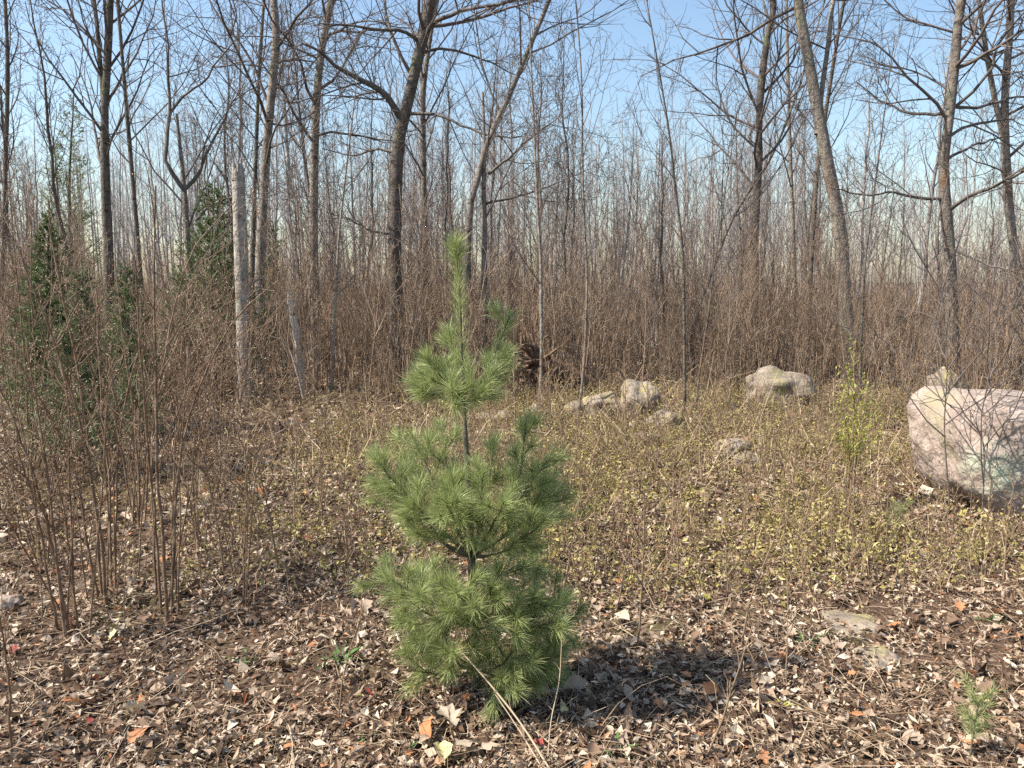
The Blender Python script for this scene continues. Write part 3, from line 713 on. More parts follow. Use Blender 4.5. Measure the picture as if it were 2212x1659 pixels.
def instancer(name, points, rots, scales, idx, sources, label, cat):
    """one 'stuff' object that repeats the meshes of given objects on points"""
    me = bpy.data.meshes.new(name); me.vertices.add(len(points)); me.vertices.foreach_set('co', np.asarray(points, np.float32).ravel())
    for nm, arr, ty in (('rot', rots, 'FLOAT'), ('scl', scales, 'FLOAT'), ('pick', idx, 'INT')):
        at_ = me.attributes.new(nm, ty, 'POINT'); at_.data.foreach_set('value', np.asarray(arr, np.int32 if ty == 'INT' else np.float32))
    o = obj(name, me)
    ng = bpy.data.node_groups.new(name, 'GeometryNodeTree')
    ng.interface.new_socket('Geometry', in_out='INPUT', socket_type='NodeSocketGeometry')
    ng.interface.new_socket('Geometry', in_out='OUTPUT', socket_type='NodeSocketGeometry')
    N = ng.nodes; L = ng.links
    gi = N.new('NodeGroupInput'); go = N.new('NodeGroupOutput')
    jn = N.new('GeometryNodeJoinGeometry')
    for s_ in sources[::-1]:
        oi = N.new('GeometryNodeObjectInfo'); oi.inputs['Object'].default_value = s_; oi.inputs['As Instance'].default_value = True
        L.new(oi.outputs['Geometry'], jn.inputs[0])
    ip = N.new('GeometryNodeInstanceOnPoints'); ip.inputs['Pick Instance'].default_value = True
    L.new(gi.outputs[0], ip.inputs['Points']); L.new(jn.outputs[0], ip.inputs['Instance'])
    def attr(nm, ty):
        a_ = N.new('GeometryNodeInputNamedAttribute'); a_.data_type = ty; a_.inputs['Name'].default_value = nm; return a_.outputs['Attribute']
    L.new(attr('pick', 'INT'), ip.inputs['Instance Index'])
    cx = N.new('ShaderNodeCombineXYZ'); L.new(attr('rot', 'FLOAT'), cx.inputs[2]); L.new(cx.outputs[0], ip.inputs['Rotation'])
    cs = N.new('ShaderNodeCombineXYZ'); sc_ = attr('scl', 'FLOAT')
    for i_ in range(3): L.new(sc_, cs.inputs[i_])
    L.new(cs.outputs[0], ip.inputs['Scale'])
    L.new(ip.outputs[0], go.inputs[0])
    md = o.modifiers.new('scatter', 'NODES'); md.node_group = ng
    return tag(o, label, cat, kind='stuff')
src = []
for m_ in brush: src.append(next(o for o in FRONT if o.data == m_))
n = 2300
y = rng.uniform(9.5, 34, n * 2); x = y * rng.uniform(-0.8, 0.8, n * 2)
ok = y > thicket_front(x) + 0.8
x, y = x[ok][:n], y[ok][:n]; n = len(x)
hs = thicket_height(x, y) * np.clip(rng.gamma(14, 0.058, n), 0.4, 1.5) * np.where(y > 20, 0.85, 1) / 1.9
instancer('thicket', np.column_stack([x, y, ground_z(x, y)]), rng.uniform(0, 6.28, n), hs, rng.integers(0, len(src), n), src,
          'dense brown thicket of leafless shrubs filling the ground under the woods', 'thicket')

# ================================================================== LEFT SHRUBS (many-stemmed, near)
def stem_set(root, P, R, budp=1.0, twigs=(8, 4)):
    R = R * 0.82
    """one stem of a shrub: the stem as a part with its twigs and buds below it"""
    m_ = MB(); tubes(m_, P, R, 7, 0.02)
    a = spawn(P[None], R[None], twigs[0], 0.38, 0.98, (18, 48), (0.12, 0.36), 6, 0.09, 0.05, 0.6, 0.5, 0.0022, taper_t=0.5)
    b = spawn(a[0], a[1], twigs[1], 0.2, 0.95, (25, 55), (0.25, 0.55), 4, 0.09, 0.05, 0.7, 0.6, 0.0014, taper_t=0.3)
    st = obj('stem', m_.mesh('shrub_stem', M['shrub']), root)
    m_ = MB(); tubes(m_, *a, 5); tubes(m_, *b, 4)
    tag(obj('twigs', m_.mesh('shrub_twigs', M['shrub']), st), kind='stuff')
    # buds: small pointed swellings at the tips and along the twigs
    tips = np.concatenate([a[0][:, -1], b[0][:, -1]])
    dirs = np.concatenate([a[0][:, -1] - a[0][:, -2], b[0][:, -1] - b[0][:, -2]])
    dirs = norm(dirs + 0.3 * rng.standard_normal(dirs.shape))
    L = rng.uniform(0.006, 0.014, (len(tips), 1))
    Pb = np.stack([tips, tips + dirs * L * 0.45, tips + dirs * L], 1)
    m_ = MB(); tubes(m_, Pb, np.tile([0.0012, 0.0026, 0.0006], (len(tips), 1)), 3)
    tag(obj('buds', m_.mesh('shrub_buds', M['bud']), st), kind='stuff')

def shrub(label, stems, group='leafless shrubs in the left foreground', extra=1):
    """stems: list of photo polylines from base to tip with the tip's depth offset"""
    b0 = gnd(*stems[0][0][0])
    root = thing('bare_shrub', label, 'shrub', (b0[0], b0[1], float(ground_z(b0[0], b0[1]))), group)
    for px, dy, r in stems:
        b = gnd(*px[0]); Yb = b[1]
        pts = [np.array([b[0], b[1], float(ground_z(b[0], b[1])) - 0.03])]
        for i, (u, v) in enumerate(px[1:], 1): pts.append(at(u, v, Yb + dy * i / (len(px) - 1)))
        P = resample(pts, 16); P[1:] += np.cumsum(rng.normal(0, 0.004, (15, 3)), 0)
        stem_set(root, P - np.array(root.location), r * np.linspace(1, 0.4, 16))
        for e in range(extra):                            # thinner stems that rise beside it
            sh = np.array([rng.normal(0, 0.10), rng.normal(0, 0.12), 0.0])
            f = rng.uniform(0.55, 1.0); m = int(6 + 10 * f)
            Q = P + sh + np.linspace(0, 1, 16)[:, None] * np.array([rng.normal(0, 0.14), rng.normal(0, 0.2), 0])
            Q = resample(Q[:m], 16); Q[0, 2] = float(ground_z(Q[0, 0], Q[0, 1])) - 0.03
            stem_set(root, Q - np.array(root.location), r * rng.uniform(0.45, 0.75) * np.linspace(1, 0.4, 16), twigs=(9, 4))
    return root
shrub('tall leafless shrub with a straight dark central stem, left of the pine',
      [([(362, 1350), (352, 1100), (340, 850), (334, 600), (330, 400)], 0.1, 0.011), ([(350, 1330), (322, 1050), (300, 800), (282, 560)], -0.1, 0.009),
       ([(372, 1320), (385, 1050), (420, 850), (500, 690), (610, 590)], 0.3, 0.009), ([(340, 1300), (330, 1000), (360, 760), (420, 560), (520, 440)], 0.2, 0.008),
       ([(380, 1300), (372, 1050), (380, 800), (395, 600)], 0.5, 0.007)])
shrub('leafless shrub whose long stems sweep up and left, nearer the frame edge',
      [([(232, 1310), (205, 1080), (160, 880), (100, 700), (40, 540)], -0.1, 0.011), ([(222, 1290), (196, 1050), (175, 850), (140, 640), (110, 480)], 0.2, 0.010),
       ([(240, 1280), (232, 1050), (215, 850), (205, 620)], 0.3, 0.009), ([(214, 1300), (170, 1080), (110, 920), (20, 780)], -0.2, 0.008), ([(246, 1270), (262, 1000), (300, 800), (370, 620)], 0.2, 0.008)])
shrub('leafless shrub leaning out of the frame, leftmost and closest',
      [([(150, 1370), (110, 1150), (60, 960), (0, 800)], -0.1, 0.010), ([(142, 1390), (120, 1120), (90, 920), (60, 720)], 0.1, 0.009), ([(130, 1360), (80, 1130), (20, 980)], -0.2, 0.008), ([(160, 1340), (150, 1100), (150, 900), (120, 700)], 0.2, 0.008)])
shrub('slim shrub of thin arching stems between the tall shrub and the pine',
      [([(525, 1310), (518, 1080), (500, 880), (470, 720)], 0.3, 0.006), ([(530, 1290), (540, 1080), (575, 900), (640, 760)], 0.2, 0.005), ([(515, 1270), (480, 1050), (455, 900)], 0.2, 0.005)])
shrub('wiry shrub standing behind the tall left shrubs',
      [([(300, 1150), (290, 950), (262, 760), (240, 560)], 0.2, 0.010), ([(310, 1140), (330, 900), (390, 720), (470, 580)], 0.3, 0.009), ([(290, 1130), (250, 930), (200, 760), (130, 600)], 0.1, 0.009), ([(305, 1120), (300, 880), (300, 640)], 0.4, 0.008), ([(318, 1130), (370, 920), (450, 800), (560, 700)], 0.0, 0.007)])
shrub('reddish shrub against the evergreens at the far left',
      [([(60, 1050), (55, 850), (40, 650), (20, 420)], 0.2, 0.011), ([(70, 1040), (90, 820), (110, 620), (100, 430)], 0.3, 0.010), ([(50, 1060), (20, 850), (-30, 650)], 0.1, 0.010), ([(64, 1045), (70, 800), (60, 560), (70, 400)], 0.2, 0.009), ([(75, 1040), (130, 850), (190, 700), (260, 600)], 0.1, 0.009)])
shrub('bushy shrub in front of the snag and crooked tree',
      [([(470, 1010), (460, 850), (440, 700), (400, 560)], 0.2, 0.009), ([(480, 1005), (510, 850), (560, 720), (640, 620)], 0.2, 0.009), ([(475, 1000), (480, 800), (500, 650), (540, 520)], 0.4, 0.009), ([(465, 1010), (420, 880), (380, 760), (330, 660)], 0.1, 0.008)])
shrub('low spindly shrub rising in the gap behind the slim arching one',
      [([(430, 1190), (425, 1040), (440, 900), (470, 780)], 0.2, 0.007), ([(440, 1185), (470, 1030), (530, 900)], 0.2, 0.006), ([(425, 1180), (395, 1020), (380, 880)], 0.1, 0.006)])
shrub('thin-stemmed shrub behind the leftmost leaning one',
      [([(90, 1230), (70, 1050), (40, 880), (30, 720)], 0.2, 0.008), ([(100, 1225), (110, 1040), (140, 880), (180, 760)], 0.2, 0.007), ([(80, 1220), (30, 1060), (-20, 930)], 0.1, 0.007)])
shrub('single bent dead stem close to the bottom left corner',
      [([(25, 1640), (10, 1500), (-10, 1380), (-30, 1250)], 0.0, 0.006), ([(30, 1630), (20, 1480), (30, 1400)], 0.05, 0.003)], extra=0)

# ================================================================== DRY UPRIGHT STALKS in the clearing
stalks = []
for i in range(7):
    c = MB(); k = 7
    H = 1.0; d = norm(np.array([rng.normal(0, 0.12), rng.normal(0, 0.12), 1])); p = np.array([0, 0, -0.03]); P = [p]
    for j in range(k - 1):
        d = norm(d + rng.normal(0, 0.055, 3) * np.array([1, 1, 0.3])); p = p + d * H / (k - 1); P.append(p)
    P = np.array(P)[None]; R = (0.0075 * np.linspace(1, 0.4, k))[None]
    tubes(c, P, R, 5)
    b = spawn(P, R, 9, 0.25, 0.98, (22, 50), (0.10, 0.30), 4, 0.12, 0.08, 0.7, 0.6, 0.0045, taper_t=0.4)
    g = spawn(b[0], b[1], 4, 0.2, 0.98, (25, 60), (0.2, 0.45), 3, 0.12, 0.05, 0.8, 0.7, 0.0036)
    tubes(c, *b, 4); tubes(c, *g, 3)
    stalks.append(c.mesh('dry_stalk', M['stalk']))
cnt = 0
def add_stalk(x, y, h, label='thin dark twiggy stalk standing in the clearing', group='dry stalks of the clearing'):
    o = obj('dry_stalk', stalks[rng.integers(len(stalks))], None, (x, y, float(ground_z(x, y))), rng.uniform(0, 6.28), h)
    tag(o, label, 'stalk', group)
while cnt < 170:
    p = fan_points(1, 3.3, 10.5, 0.68, 1.3)[0]
    w = cover_weight(p[0], p[1]) + 0.12 + (0.35 if p[0] < -0.9 and p[1] > 3.6 else 0)
    if abs(p[0] + 0.1) < 0.62 and p[1] < 3.9: continue
    if rng.random() > w: continue
    add_stalk(p[0], p[1], hh := rng.uniform(0.28, 0.72) * (1.3 if p[1] > 6.5 else 1), '%s dark twiggy stalk %s the clearing, %s' % ('short' if hh < 0.4 else 'tall' if hh > 0.7 else 'thin', 'near in' if p[1] < 5 else 'amid' if p[1] < 7.5 else 'far across', beside(p[0], p[1]))); cnt += 1
for (u, v, h, lab) in [(1375, 1400, 0.75, 'tall dark stalk right behind the pine shadow'), (1330, 1320, 0.62, 'crooked stalk beside the lower right pine boughs'), (1520, 1640, 0.55, 'bare stalk rising at the bottom edge, right of the pine'),
                     (1940, 1380, 0.42, 'twiggy stalk growing over the half-buried flat stone'), (2160, 1250, 0.5, 'stalk standing in front of the boulder foot'), (1700, 1480, 0.42, 'stalk at the far end of the pine shadow'),
                     (730, 1550, 0.50, 'slender stalk in the leaf litter left of the pine'), (600, 1240, 0.75, 'thin dark stalk halfway between shrub and pine')]:
    p = gnd(u, v); add_stalk(p[0], p[1], h, lab)
# stalks: rest as one mass
n = 1700
p2 = fan_points(n * 4, 3.9, 12, 0.78, 1.3); p2 = p2[rng.random(len(p2)) < cover_weight(p2[:, 0], p2[:, 1]) * 0.8 + 0.12][:n]
sos = [next(o for o in bpy.data.objects if o.data == m_) for m_ in stalks if any(o.data == m_ for o in bpy.data.objects)]
instancer('undergrowth', np.column_stack([p2, ground_z(p2[:, 0], p2[:, 1])]), rng.uniform(0, 6.28, len(p2)), rng.gamma(4, 0.075, len(p2)), rng.integers(0, len(sos), len(p2)), sos,
          'sparse brown twiggy undergrowth of the clearing', 'undergrowth')

# ================================================================== STONES
def stone_mesh(name, seed, dims, sq=2.6, lump=0.12, m='stone', cuts=5):
    import bmesh
    bm = bmesh.new(); bmesh.ops.create_icosphere(bm, subdivisions=cuts, radius=1.0)
    off = Vector((seed * 3.1, seed * 1.7, seed * 0.9))
    for v in bm.verts:
        c = v.co.copy()
        k = (abs(c.x) ** sq + abs(c.y) ** sq + abs(c.z) ** sq) ** (1 / sq)
        c = c / k
        f = 1 + lump * mnoise.noise(c * 1.3 + off) * 1.6 + lump * 0.5 * mnoise.noise(c * 3.1 + off) + lump * 0.22 * mnoise.noise(c * 8 + off) + lump * 0.10 * mnoise.noise(c * 21 + off) - lump * 0.8 * max(0.0, 0.06 - abs(mnoise.noise(c * 1.9 + off * 2))) / 0.06 * 0.25
        v.co = Vector((c.x * f * dims[0], c.y * f * dims[1], c.z * f * dims[2]))
    for f in bm.faces: f.smooth = True
    me = bpy.data.meshes.new(name); bm.to_mesh(me); bm.free(); me.materials.append(M[m]); return me
# large boulder
bx, by = 3.88, 5.50
me = stone_mesh('boulder', 4.3, (0.80, 0.55, 0.54), 6.5, 0.075, 'granite', 6)
co = np.empty(len(me.vertices) * 3); me.vertices.foreach_get('co', co); co = co.reshape(-1, 3)
t = np.clip(-(co[:, 2] + 0.08) / 0.47, 0, 1)
co[:, 0] += np.where(co[:, 0] < 0, 1, 0) * t ** 1.3 * 0.55       # the foot is drawn in on the left side
co[:, 1] += t ** 1.2 * 0.12
co[:, 2] -= 0.07 * (co[:, 0] + 0.5)
me.vertices.foreach_set('co', co.ravel()); me.update()
# pale green lichen patch on the boulder's face
mr = overlay(GRANITE, (0.38, 0.41, 0.31), 9, 0.40, 0.60, detail=8, seed=21)
m_, N_, L_, b_, _ = GRANITE
tc = N_.new('ShaderNodeTexCoord'); vm = N_.new('ShaderNodeVectorMath'); vm.operation = 'DISTANCE'
vm.inputs[1].default_value = (-0.70, -0.42, 0.10); L_.new(tc.outputs['Object'], vm.inputs[0])
m2 = N_.new('ShaderNodeMapRange'); m2.inputs[1].default_value = 0.12; m2.inputs[2].default_value = 0.24; m2.inputs[3].default_value = 1; m2.inputs[4].default_value = 0
L_.new(vm.outputs['Value'], m2.inputs[0]); ml = N_.new('ShaderNodeMath'); ml.operation = 'MULTIPLY'
tgt = mr.outputs[0].links[0].to_socket
L_.new(mr.outputs[0], ml.inputs[0]); L_.new(m2.outputs[0], ml.inputs[1]); L_.new(ml.outputs[0], tgt)
o = obj('boulder', me, None, (bx, by, float(ground_z(bx, by)) + 0.24), 0.06)
tag(o, 'large rounded pinkish granite boulder with a pale lichen patch', 'boulder')
def stone(label, u, v, dims, seed, sq=2.5, rot=None, sink=0.35, m='stone', name='stone', group=None):
    p = gnd(u, v)
    o = obj(name, stone_mesh('stone', seed, dims, sq, 0.22, m, 4), None, (p[0], p[1] + dims[1] * 0.6, float(ground_z(p[0], p[1])) + dims[2] * (0.75 - 2 * sink)), rng.uniform(-0.4, 0.4) if rot is None else rot)
    return tag(o, label, 'stone', group)
stone('tallest pale stone in the row behind the pine', 1382, 898, (0.22, 0.2, 0.27), 1.2, 2.6, 0.3, 0.18)
stone('low flat-topped stone touching the tallest one in the row', 1308, 896, (0.26, 0.2, 0.16), 2.6, 3.0, 0.0, 0.2)
stone('small round stone at the left end of the row', 1246, 898, (0.13, 0.12, 0.11), 3.3, 2.4, None, 0.2)
stone('stone half hidden by the upper right pine bough', 1165, 905, (0.15, 0.14, 0.13), 5.3, 2.4, None, 0.25)
stone('flat pale stone seen past the bare pine trunk', 1075, 915, (0.24, 0.2, 0.09), 6.1, 3.0, None, 0.2)
stone('broad dim boulder lying back among the thicket stems', 1690, 872, (0.48, 0.35, 0.30), 7.7, 2.4, None, 0.2)
stone('pointed stone peeking up behind the large boulder', 2045, 885, (0.20, 0.2, 0.34), 8.4, 2.2, None, 0.2)
stone('squarish stone before the row, lit on its left side', 1437, 928, (0.17, 0.15, 0.13), 9.6, 3.0, None, 0.25)
stone('small grey stone in the middle of the clearing', 1395, 960, (0.14, 0.11, 0.08), 10.9, 2.5, None, 0.25)
stone('split stone with a dark side, beside the leaning sapling', 1590, 985, (0.17, 0.14, 0.12), 11.8, 2.6, 0.6, 0.25)
stone('lower stone leaning on the split stone', 1620, 1005, (0.11, 0.10, 0.08), 12.2, 2.6, 0.2, 0.25)
stone('flat half-buried stone in the leaf litter, right of the pine shadow', 1850, 1365, (0.15, 0.12, 0.045), 13.5, 2.6, -0.5, 0.45)
stone('low dark stone below the half-buried pale one', 1905, 1440, (0.11, 0.10, 0.04), 14.4, 2.4, 0.4, 0.52)
stone('white stone at the very left edge of the picture', 12, 1320, (0.06, 0.05, 0.05), 15.3, 2.4, None, 0.2, 'granite')

# ================================================================== ROTTEN LOG
def log(label, pa, pb, Y, r, name='rotten_log'):
    A, B = at(*pa, Y), at(*pb, Y + 0.3)
    org = np.array([A[0], A[1], float(ground_z(A[0], A[1]))])
    C = resample([A - org, (A + B) / 2 - org + np.array([0, 0, 0.03]), B - org], 16)
    root = thing(name, label, 'log', org)
    m_ = MB(); tubes(m_, C, r * np.linspace(1, 0.8, 16), 12, 0.09); 
    obj('trunk', m_.mesh('log_trunk', M['dead_wood']), root)
    m_ = MB()
    for i in range(34):                                   # torn roots at the upturned end
        d = norm(np.array([-0.7, rng.normal(0, 0.7), rng.normal(0.2, 0.8)])); p = C[0] + rng.normal(0, r * 0.4, 3); P = [p]
        for j in range(5):
            d = norm(d + rng.normal(0, 0.3, 3)); p = p + d * r * 0.75; P.append(p)
        tubes(m_, np.array(P), np.linspace(0.035, 0.006, 6), 5)
    obj('roots', m_.mesh('log_roots', M['dead_wood']), root)
    m_ = MB()
    for i in range(7):
        c0 = C[rng.integers(3, 15)]; d = norm(rng.normal(0, 1, 3) + np.array([0, -0.3, 0.6])); P = np.stack([c0, c0 + d * r * 1.3, c0 + d * r * 2.1])
        tubes(m_, P, np.array([0.025, 0.016, 0.006]), 5)
    obj('branch_stubs', m_.mesh('log_stubs', M['dead_wood']), root)
log('dark rotten log with torn roots lying in the thicket behind the pine', (1165, 785), (1320, 862), 9.9, 0.15)

# ================================================================== EVERGREENS
def needles(mb, P, n, L, ang, w, t0=0.0, droop=0.12, fwd=0.0):
    """needles along one shoot (k,3)"""
    k = len(P)
    f = (t0 + (1 - t0) * rng.random(n) ** 0.85) * (k - 1); i0 = np.minimum(f.astype(int), k - 2); q = (f - i0)[:, None]
    p = P[i0] * (1 - q) + P[i0 + 1] * q
    T = norm(P[i0 + 1] - P[i0])
    v = rng.standard_normal((n, 3)); v = norm(v - (v * T).sum(1, keepdims=True) * T)
    tt = (f / (k - 1))[:, None]
    a = np.radians(rng.uniform(ang[0], ang[1], n))[:, None] * (1.15 - 0.45 * tt)
    d = norm(np.cos(a) * T + np.sin(a) * v)
    ln = rng.uniform(L[0], L[1], n)[:, None]
    side = norm(np.cross(d, rng.standard_normal((n, 3)))) * w * 0.5
    m1 = p + d * ln * 0.55; d2 = norm(d + np.array([0, 0, -droop]) * rng.uniform(0.2, 1.6, (n, 1)) + 0.05 * rng.standard_normal((n, 3))); e = m1 + d2 * ln * 0.45
    V = np.stack([p - side * 0.8, p + side * 0.8, m1 + side, m1 - side, e], 1)
    b = np.arange(n) * 5
    mb.add(V, np.stack([b, b + 1, b + 2, b + 3], 1), np.stack([b + 3, b + 2, b + 4], 1))

def curve(pts, k, jit=0.0):
    C = resample(pts, k)
    if jit: C[1:] += np.cumsum(rng.normal(0, jit, (k - 1, 3)), 0)
    return C

PY = 2.93
pb = gnd(1030, 1492); porg = np.array([pb[0], pb[1], float(ground_z(pb[0], pb[1]))]); PY = pb[1]
pine = thing('young_pine', 'young white pine with long soft green needles, centre of the clearing', 'pine', porg)
tp = [porg - np.array([0, 0, 0.05])] + [at(x, y, PY) for x, y in [(1027, 1360), (1018, 1200), (1012, 1060), (1007, 960), (1003, 880), (998, 780), (993, 650), (987, 560), (984, 528)]]
TC = curve(tp, 40) - porg
TR = np.interp(np.linspace(0, 1, 40), [0, 0.3, 0.55, 0.62, 0.85, 1], [0.019, 0.0155, 0.0115, 0.0075, 0.005, 0.003])
m_ = MB(); tubes(m_, TC, TR, 10, 0.02); trunk_o = obj('trunk', m_.mesh('pine_trunk', M['pine_bark']), pine)
m_ = MB()
needles(m_, TC[25:], 640, (0.05, 0.085), (34, 56), 0.0014, 0.0, 0.05)
needles(m_, TC[33:], 160, (0.05, 0.08), (32, 54), 0.0014, 0.0, 0.02)
needles(m_, TC[37:], 240, (0.05, 0.095), (20, 95), 0.0014, 0.3, 0.0)
obj('leader_needles', m_.mesh('leader_needles', M['needle']), trunk_o)
def bough(node, tip, dy, r=0.006, lat=5, mid=None, dens=0.98, spread=0.80, bare=0.42):
    """one bough of the pine from a node of the trunk to a photo tip standing dy nearer (-) or farther (+)"""
    N0 = at(*node, PY) - porg
    kk = int(np.argmin(np.abs(TC[:, 2] - N0[2]))); N0 = TC[kk]
    ax = np.interp(tip[1], [500, 880, 1200, 1500], [985, 1003, 1017, 1030])
    E0 = at(ax + (tip[0] - ax) * 0.95, tip[1] + 6, PY + dy) - porg
    L = np.linalg.norm(E0 - N0)
    if mid is None:
        mdl = (N0 + E0) / 2 + np.array([0, 0, -0.08 * L]) + rng.normal(0, 0.02 * L, 3)
    else: mdl = at(*mid, PY + dy * 0.5) - porg
    P = curve([N0, mdl, E0], 14, 0.002)
    root = obj('bough', None, pine)
    mw = MB(); mn = MB()
    tubes(mw, P, r * np.linspace(1, 0.35, 14), 6)
    nL = (0.050, 0.092)
    needles(mn, P[int(13 * bare):], int(300 * dens * max(L, 0.25) * (1 - bare) / 0.3), nL, (32, 62), 0.0014)
    needles(mn, P[-4:], int(80 * dens), nL, (18, 60), 0.0014)
    a = spawn(P[None], (r * np.linspace(1, .35, 14))[None], lat, max(bare - 0.05, 0.25), 0.93, (35, 62), (0.10 * spread, 0.20 * spread), 7, 0.07, 0.07, 0.6, 0.5, 0.0022, slender='abs', taper_t=0.3)
    tubes(mw, *a, 5)
    for q in a[0]:
        needles(mn, q, int(105 * dens), nL, (28, 60), 0.0014, 0.25)
        needles(mn, q[-3:], int(45 * dens), nL, (14, 58), 0.0014)
    wood = obj('branch', mw.mesh('pine_branch', M['pine_bark']), root)
    obj('needles', mn.mesh('pine_needles', M['needle']), root)
W1, W2, W3, W4 = (1003, 884), (1018, 1214), (1024, 1345), (1029, 1440)
# top whorl
bough(W1, (944, 788), -0.10, 0.0055, 4, spread=.5)
bough(W1, (906, 842), 0.06, 0.0055, 4, (958, 866), spread=.55)
bough(W1, (900, 806), 0.12, 0.005, 3, spread=.5)
bough(W1, (1104, 680), 0.04, 0.006, 3, (1056, 800), spread=.5, bare=.2)
bough(W1, (1098, 775), 0.12, 0.005, 3, spread=.5)
bough(W1, (1050, 838), -0.14, 0.005, 5, spread=.7)
bough(W1, (975, 845), -0.22, 0.004, 3, spread=.6)
bough(W1, (968, 705), 0.05, 0.004, 2, spread=.4, bare=.45)
# middle whorl
bough(W2, (806, 986), 0.02, 0.0085, 8, (900, 1095))
bough(W2, (878, 938), 0.16, 0.008, 8, (940, 1060))
bough(W2, (940, 908), 0.25, 0.007, 7, (965, 1040), bare=.3)
bough(W2, (1142, 905), 0.10, 0.009, 8, (1110, 1080))
bough(W2, (1236, 1048), 0.12, 0.008, 8, (1130, 1130))
bough(W2, (1205, 985), -0.08, 0.007, 7, (1120, 1090))
bough(W2, (1190, 1115), -0.16, 0.007, 7)
bough(W2, (1098, 1075), -0.26, 0.007, 7)
bough(W2, (960, 1080), -0.28, 0.007, 8)
bough(W2, (885, 1075), -0.16, 0.007, 8)
bough(W2, (838, 1060), -0.02, 0.006, 7)
bough(W2, (975, 1030), -0.16, 0.006, 5)
bough(W2, (1068, 950), 0.15, 0.005, 2, spread=.4)
bough(W2, (1150, 1150), -0.05, 0.006, 6, bare=.3)
# third whorl
bough(W3, (818, 1232), -0.04, 0.008, 7, (915, 1290))
bough(W3, (855, 1275), -0.18, 0.007, 6)
bough(W3, (905, 1230), 0.15, 0.007, 6)
bough(W3, (985, 1262), -0.28, 0.007, 8)
bough(W3, (1010, 1300), -0.36, 0.006, 6, bare=.3)
bough(W3, (1060, 1260), -0.22, 0.007, 7)
bough(W3, (1175, 1290), -0.20, 0.008, 8)
bough(W3, (1212, 1340), -0.26, 0.007, 6)
bough(W3, (1262, 1325), 0.10, 0.007, 6)
bough(W3, (1120, 1330), -0.30, 0.006, 6)
bough(W3, (955, 1300), -0.24, 0.005, 6)
bough(W2, (1050, 1020), -0.20, 0.006, 5)
bough(W3, (1160, 1215), 0.12, 0.008, 8, (1080, 1250))
# lowest boughs
bough(W4, (880, 1372), -0.10, 0.007, 6)
bough(W4, (905, 1440), -0.16, 0.006, 6)
bough(W4, (955, 1400), -0.24, 0.006, 6)
bough(W4, (1115, 1390), -0.30, 0.006, 6)
bough(W4, (1195, 1430), -0.05, 0.007, 7)
bough(W4, (1150, 1465), -0.18, 0.006, 6, bare=.25)
bough(W4, (1090, 1455), -0.26, 0.005, 5, bare=.25)
bough(W4, (1235, 1385), 0.16, 0.006, 6)
bough(W4, (1215, 1405), -0.16, 0.006, 6)
bough(W3, (1225, 1290), -0.08, 0.007, 6)
bough(W2, (1180, 1050), 0.02, 0.007, 6)

def conifer(label, Y, top, base, spread, m, nmax=16, name='evergreen', w=0.004, nl=(0.05, 0.09), cat='evergreen', dens=1.0):
    A = at(*top, Y); b = at(*base, Y); gz = float(ground_z(b[0], b[1]))
    H = A[2] - gz
    root = thing(name, label, cat, (b[0], b[1], gz))
    C = curve([np.array([0, 0, -0.05]), np.array([0, 0, H * 0.5]), np.array([A[0] - b[0], 0, H])], 16, 0.004)
    m_ = MB(); tubes(m_, C, (0.012 * H) * np.linspace(1, 0.15, 16), 7); obj('trunk', m_.mesh('conifer_trunk', M['pine_bark']), root)
    R = (0.012 * H) * np.linspace(1, 0.15, 16)
    L = np.linspace(1, 0.25, 5)
    mw = MB(); mn = MB()
    for lo in np.linspace(0.08, 0.90, 11):
        ln = spread * (1.06 - lo) * rng.uniform(0.65, 1.2)
        a = spawn(C[None], R[None], nmax // 3, lo - 0.03, lo + 0.05, (50, 80), (ln * 0.6, ln), 6, 0.08, 0.10, 0.5, 0.4, 0.004, slender='abs')
        b_ = spawn(a[0], a[1], 5, 0.3, 0.98, (30, 55), (0.25, 0.5), 4, 0.08, 0.05, 0.6, 0.5, 0.003)
        tubes(mw, *a, 4); tubes(mw, *b_, 3)
        for q in np.concatenate([a[0][:, 2:6], b_[0]]): needles(mn, q, int(15 * dens), (nl[0] * .75 * (1.15 - lo), nl[1] * .75 * (1.15 - lo)), (35, 75), w * 0.75, 0.0)
    needles(mn, C[12:], 90, (nl[0] * .35, nl[1] * .35), (20, 45), w * 0.6)
    obj('branches', mw.mesh('conifer_branches', M['pine_bark']), root)
    obj('needles', mn.mesh('conifer_needles', M[m]), root)
conifer('dark green fir behind the crooked tree and broken snag', 10.6, (462, 385), (458, 700), 1.15, 'fir', 30, w=0.013, nl=(0.09, 0.16), dens=1.5)
conifer('grey-green small pine low among the left shrubs', 6.4, (175, 575), (180, 870), 0.62, 'blue_needle', 42, w=0.006, nl=(0.07, 0.12), dens=1.3)
conifer('dark pine sapling behind the small grey-green pine', 8.2, (105, 440), (112, 760), 0.66, 'fir', 33, w=0.011, nl=(0.09, 0.15), dens=1.4)
conifer('tall yellowish-green pine in the woods, upper left', 20.0, (160, 190), (165, 650), 1.7, 'pale_needle', 30, w=0.016, nl=(0.11, 0.18), dens=1.1)
conifer('small dark fir between tall dark tree and crooked tree', 7.9, (275, 570), (280, 780), 0.6, 'fir', 30, w=0.009, nl=(0.08, 0.13))
conifer('slim dark evergreen behind the thin trees by the snag', 15.0, (590, 480), (592, 690), 0.7, 'fir', 21, w=0.012, nl=(0.09, 0.15))
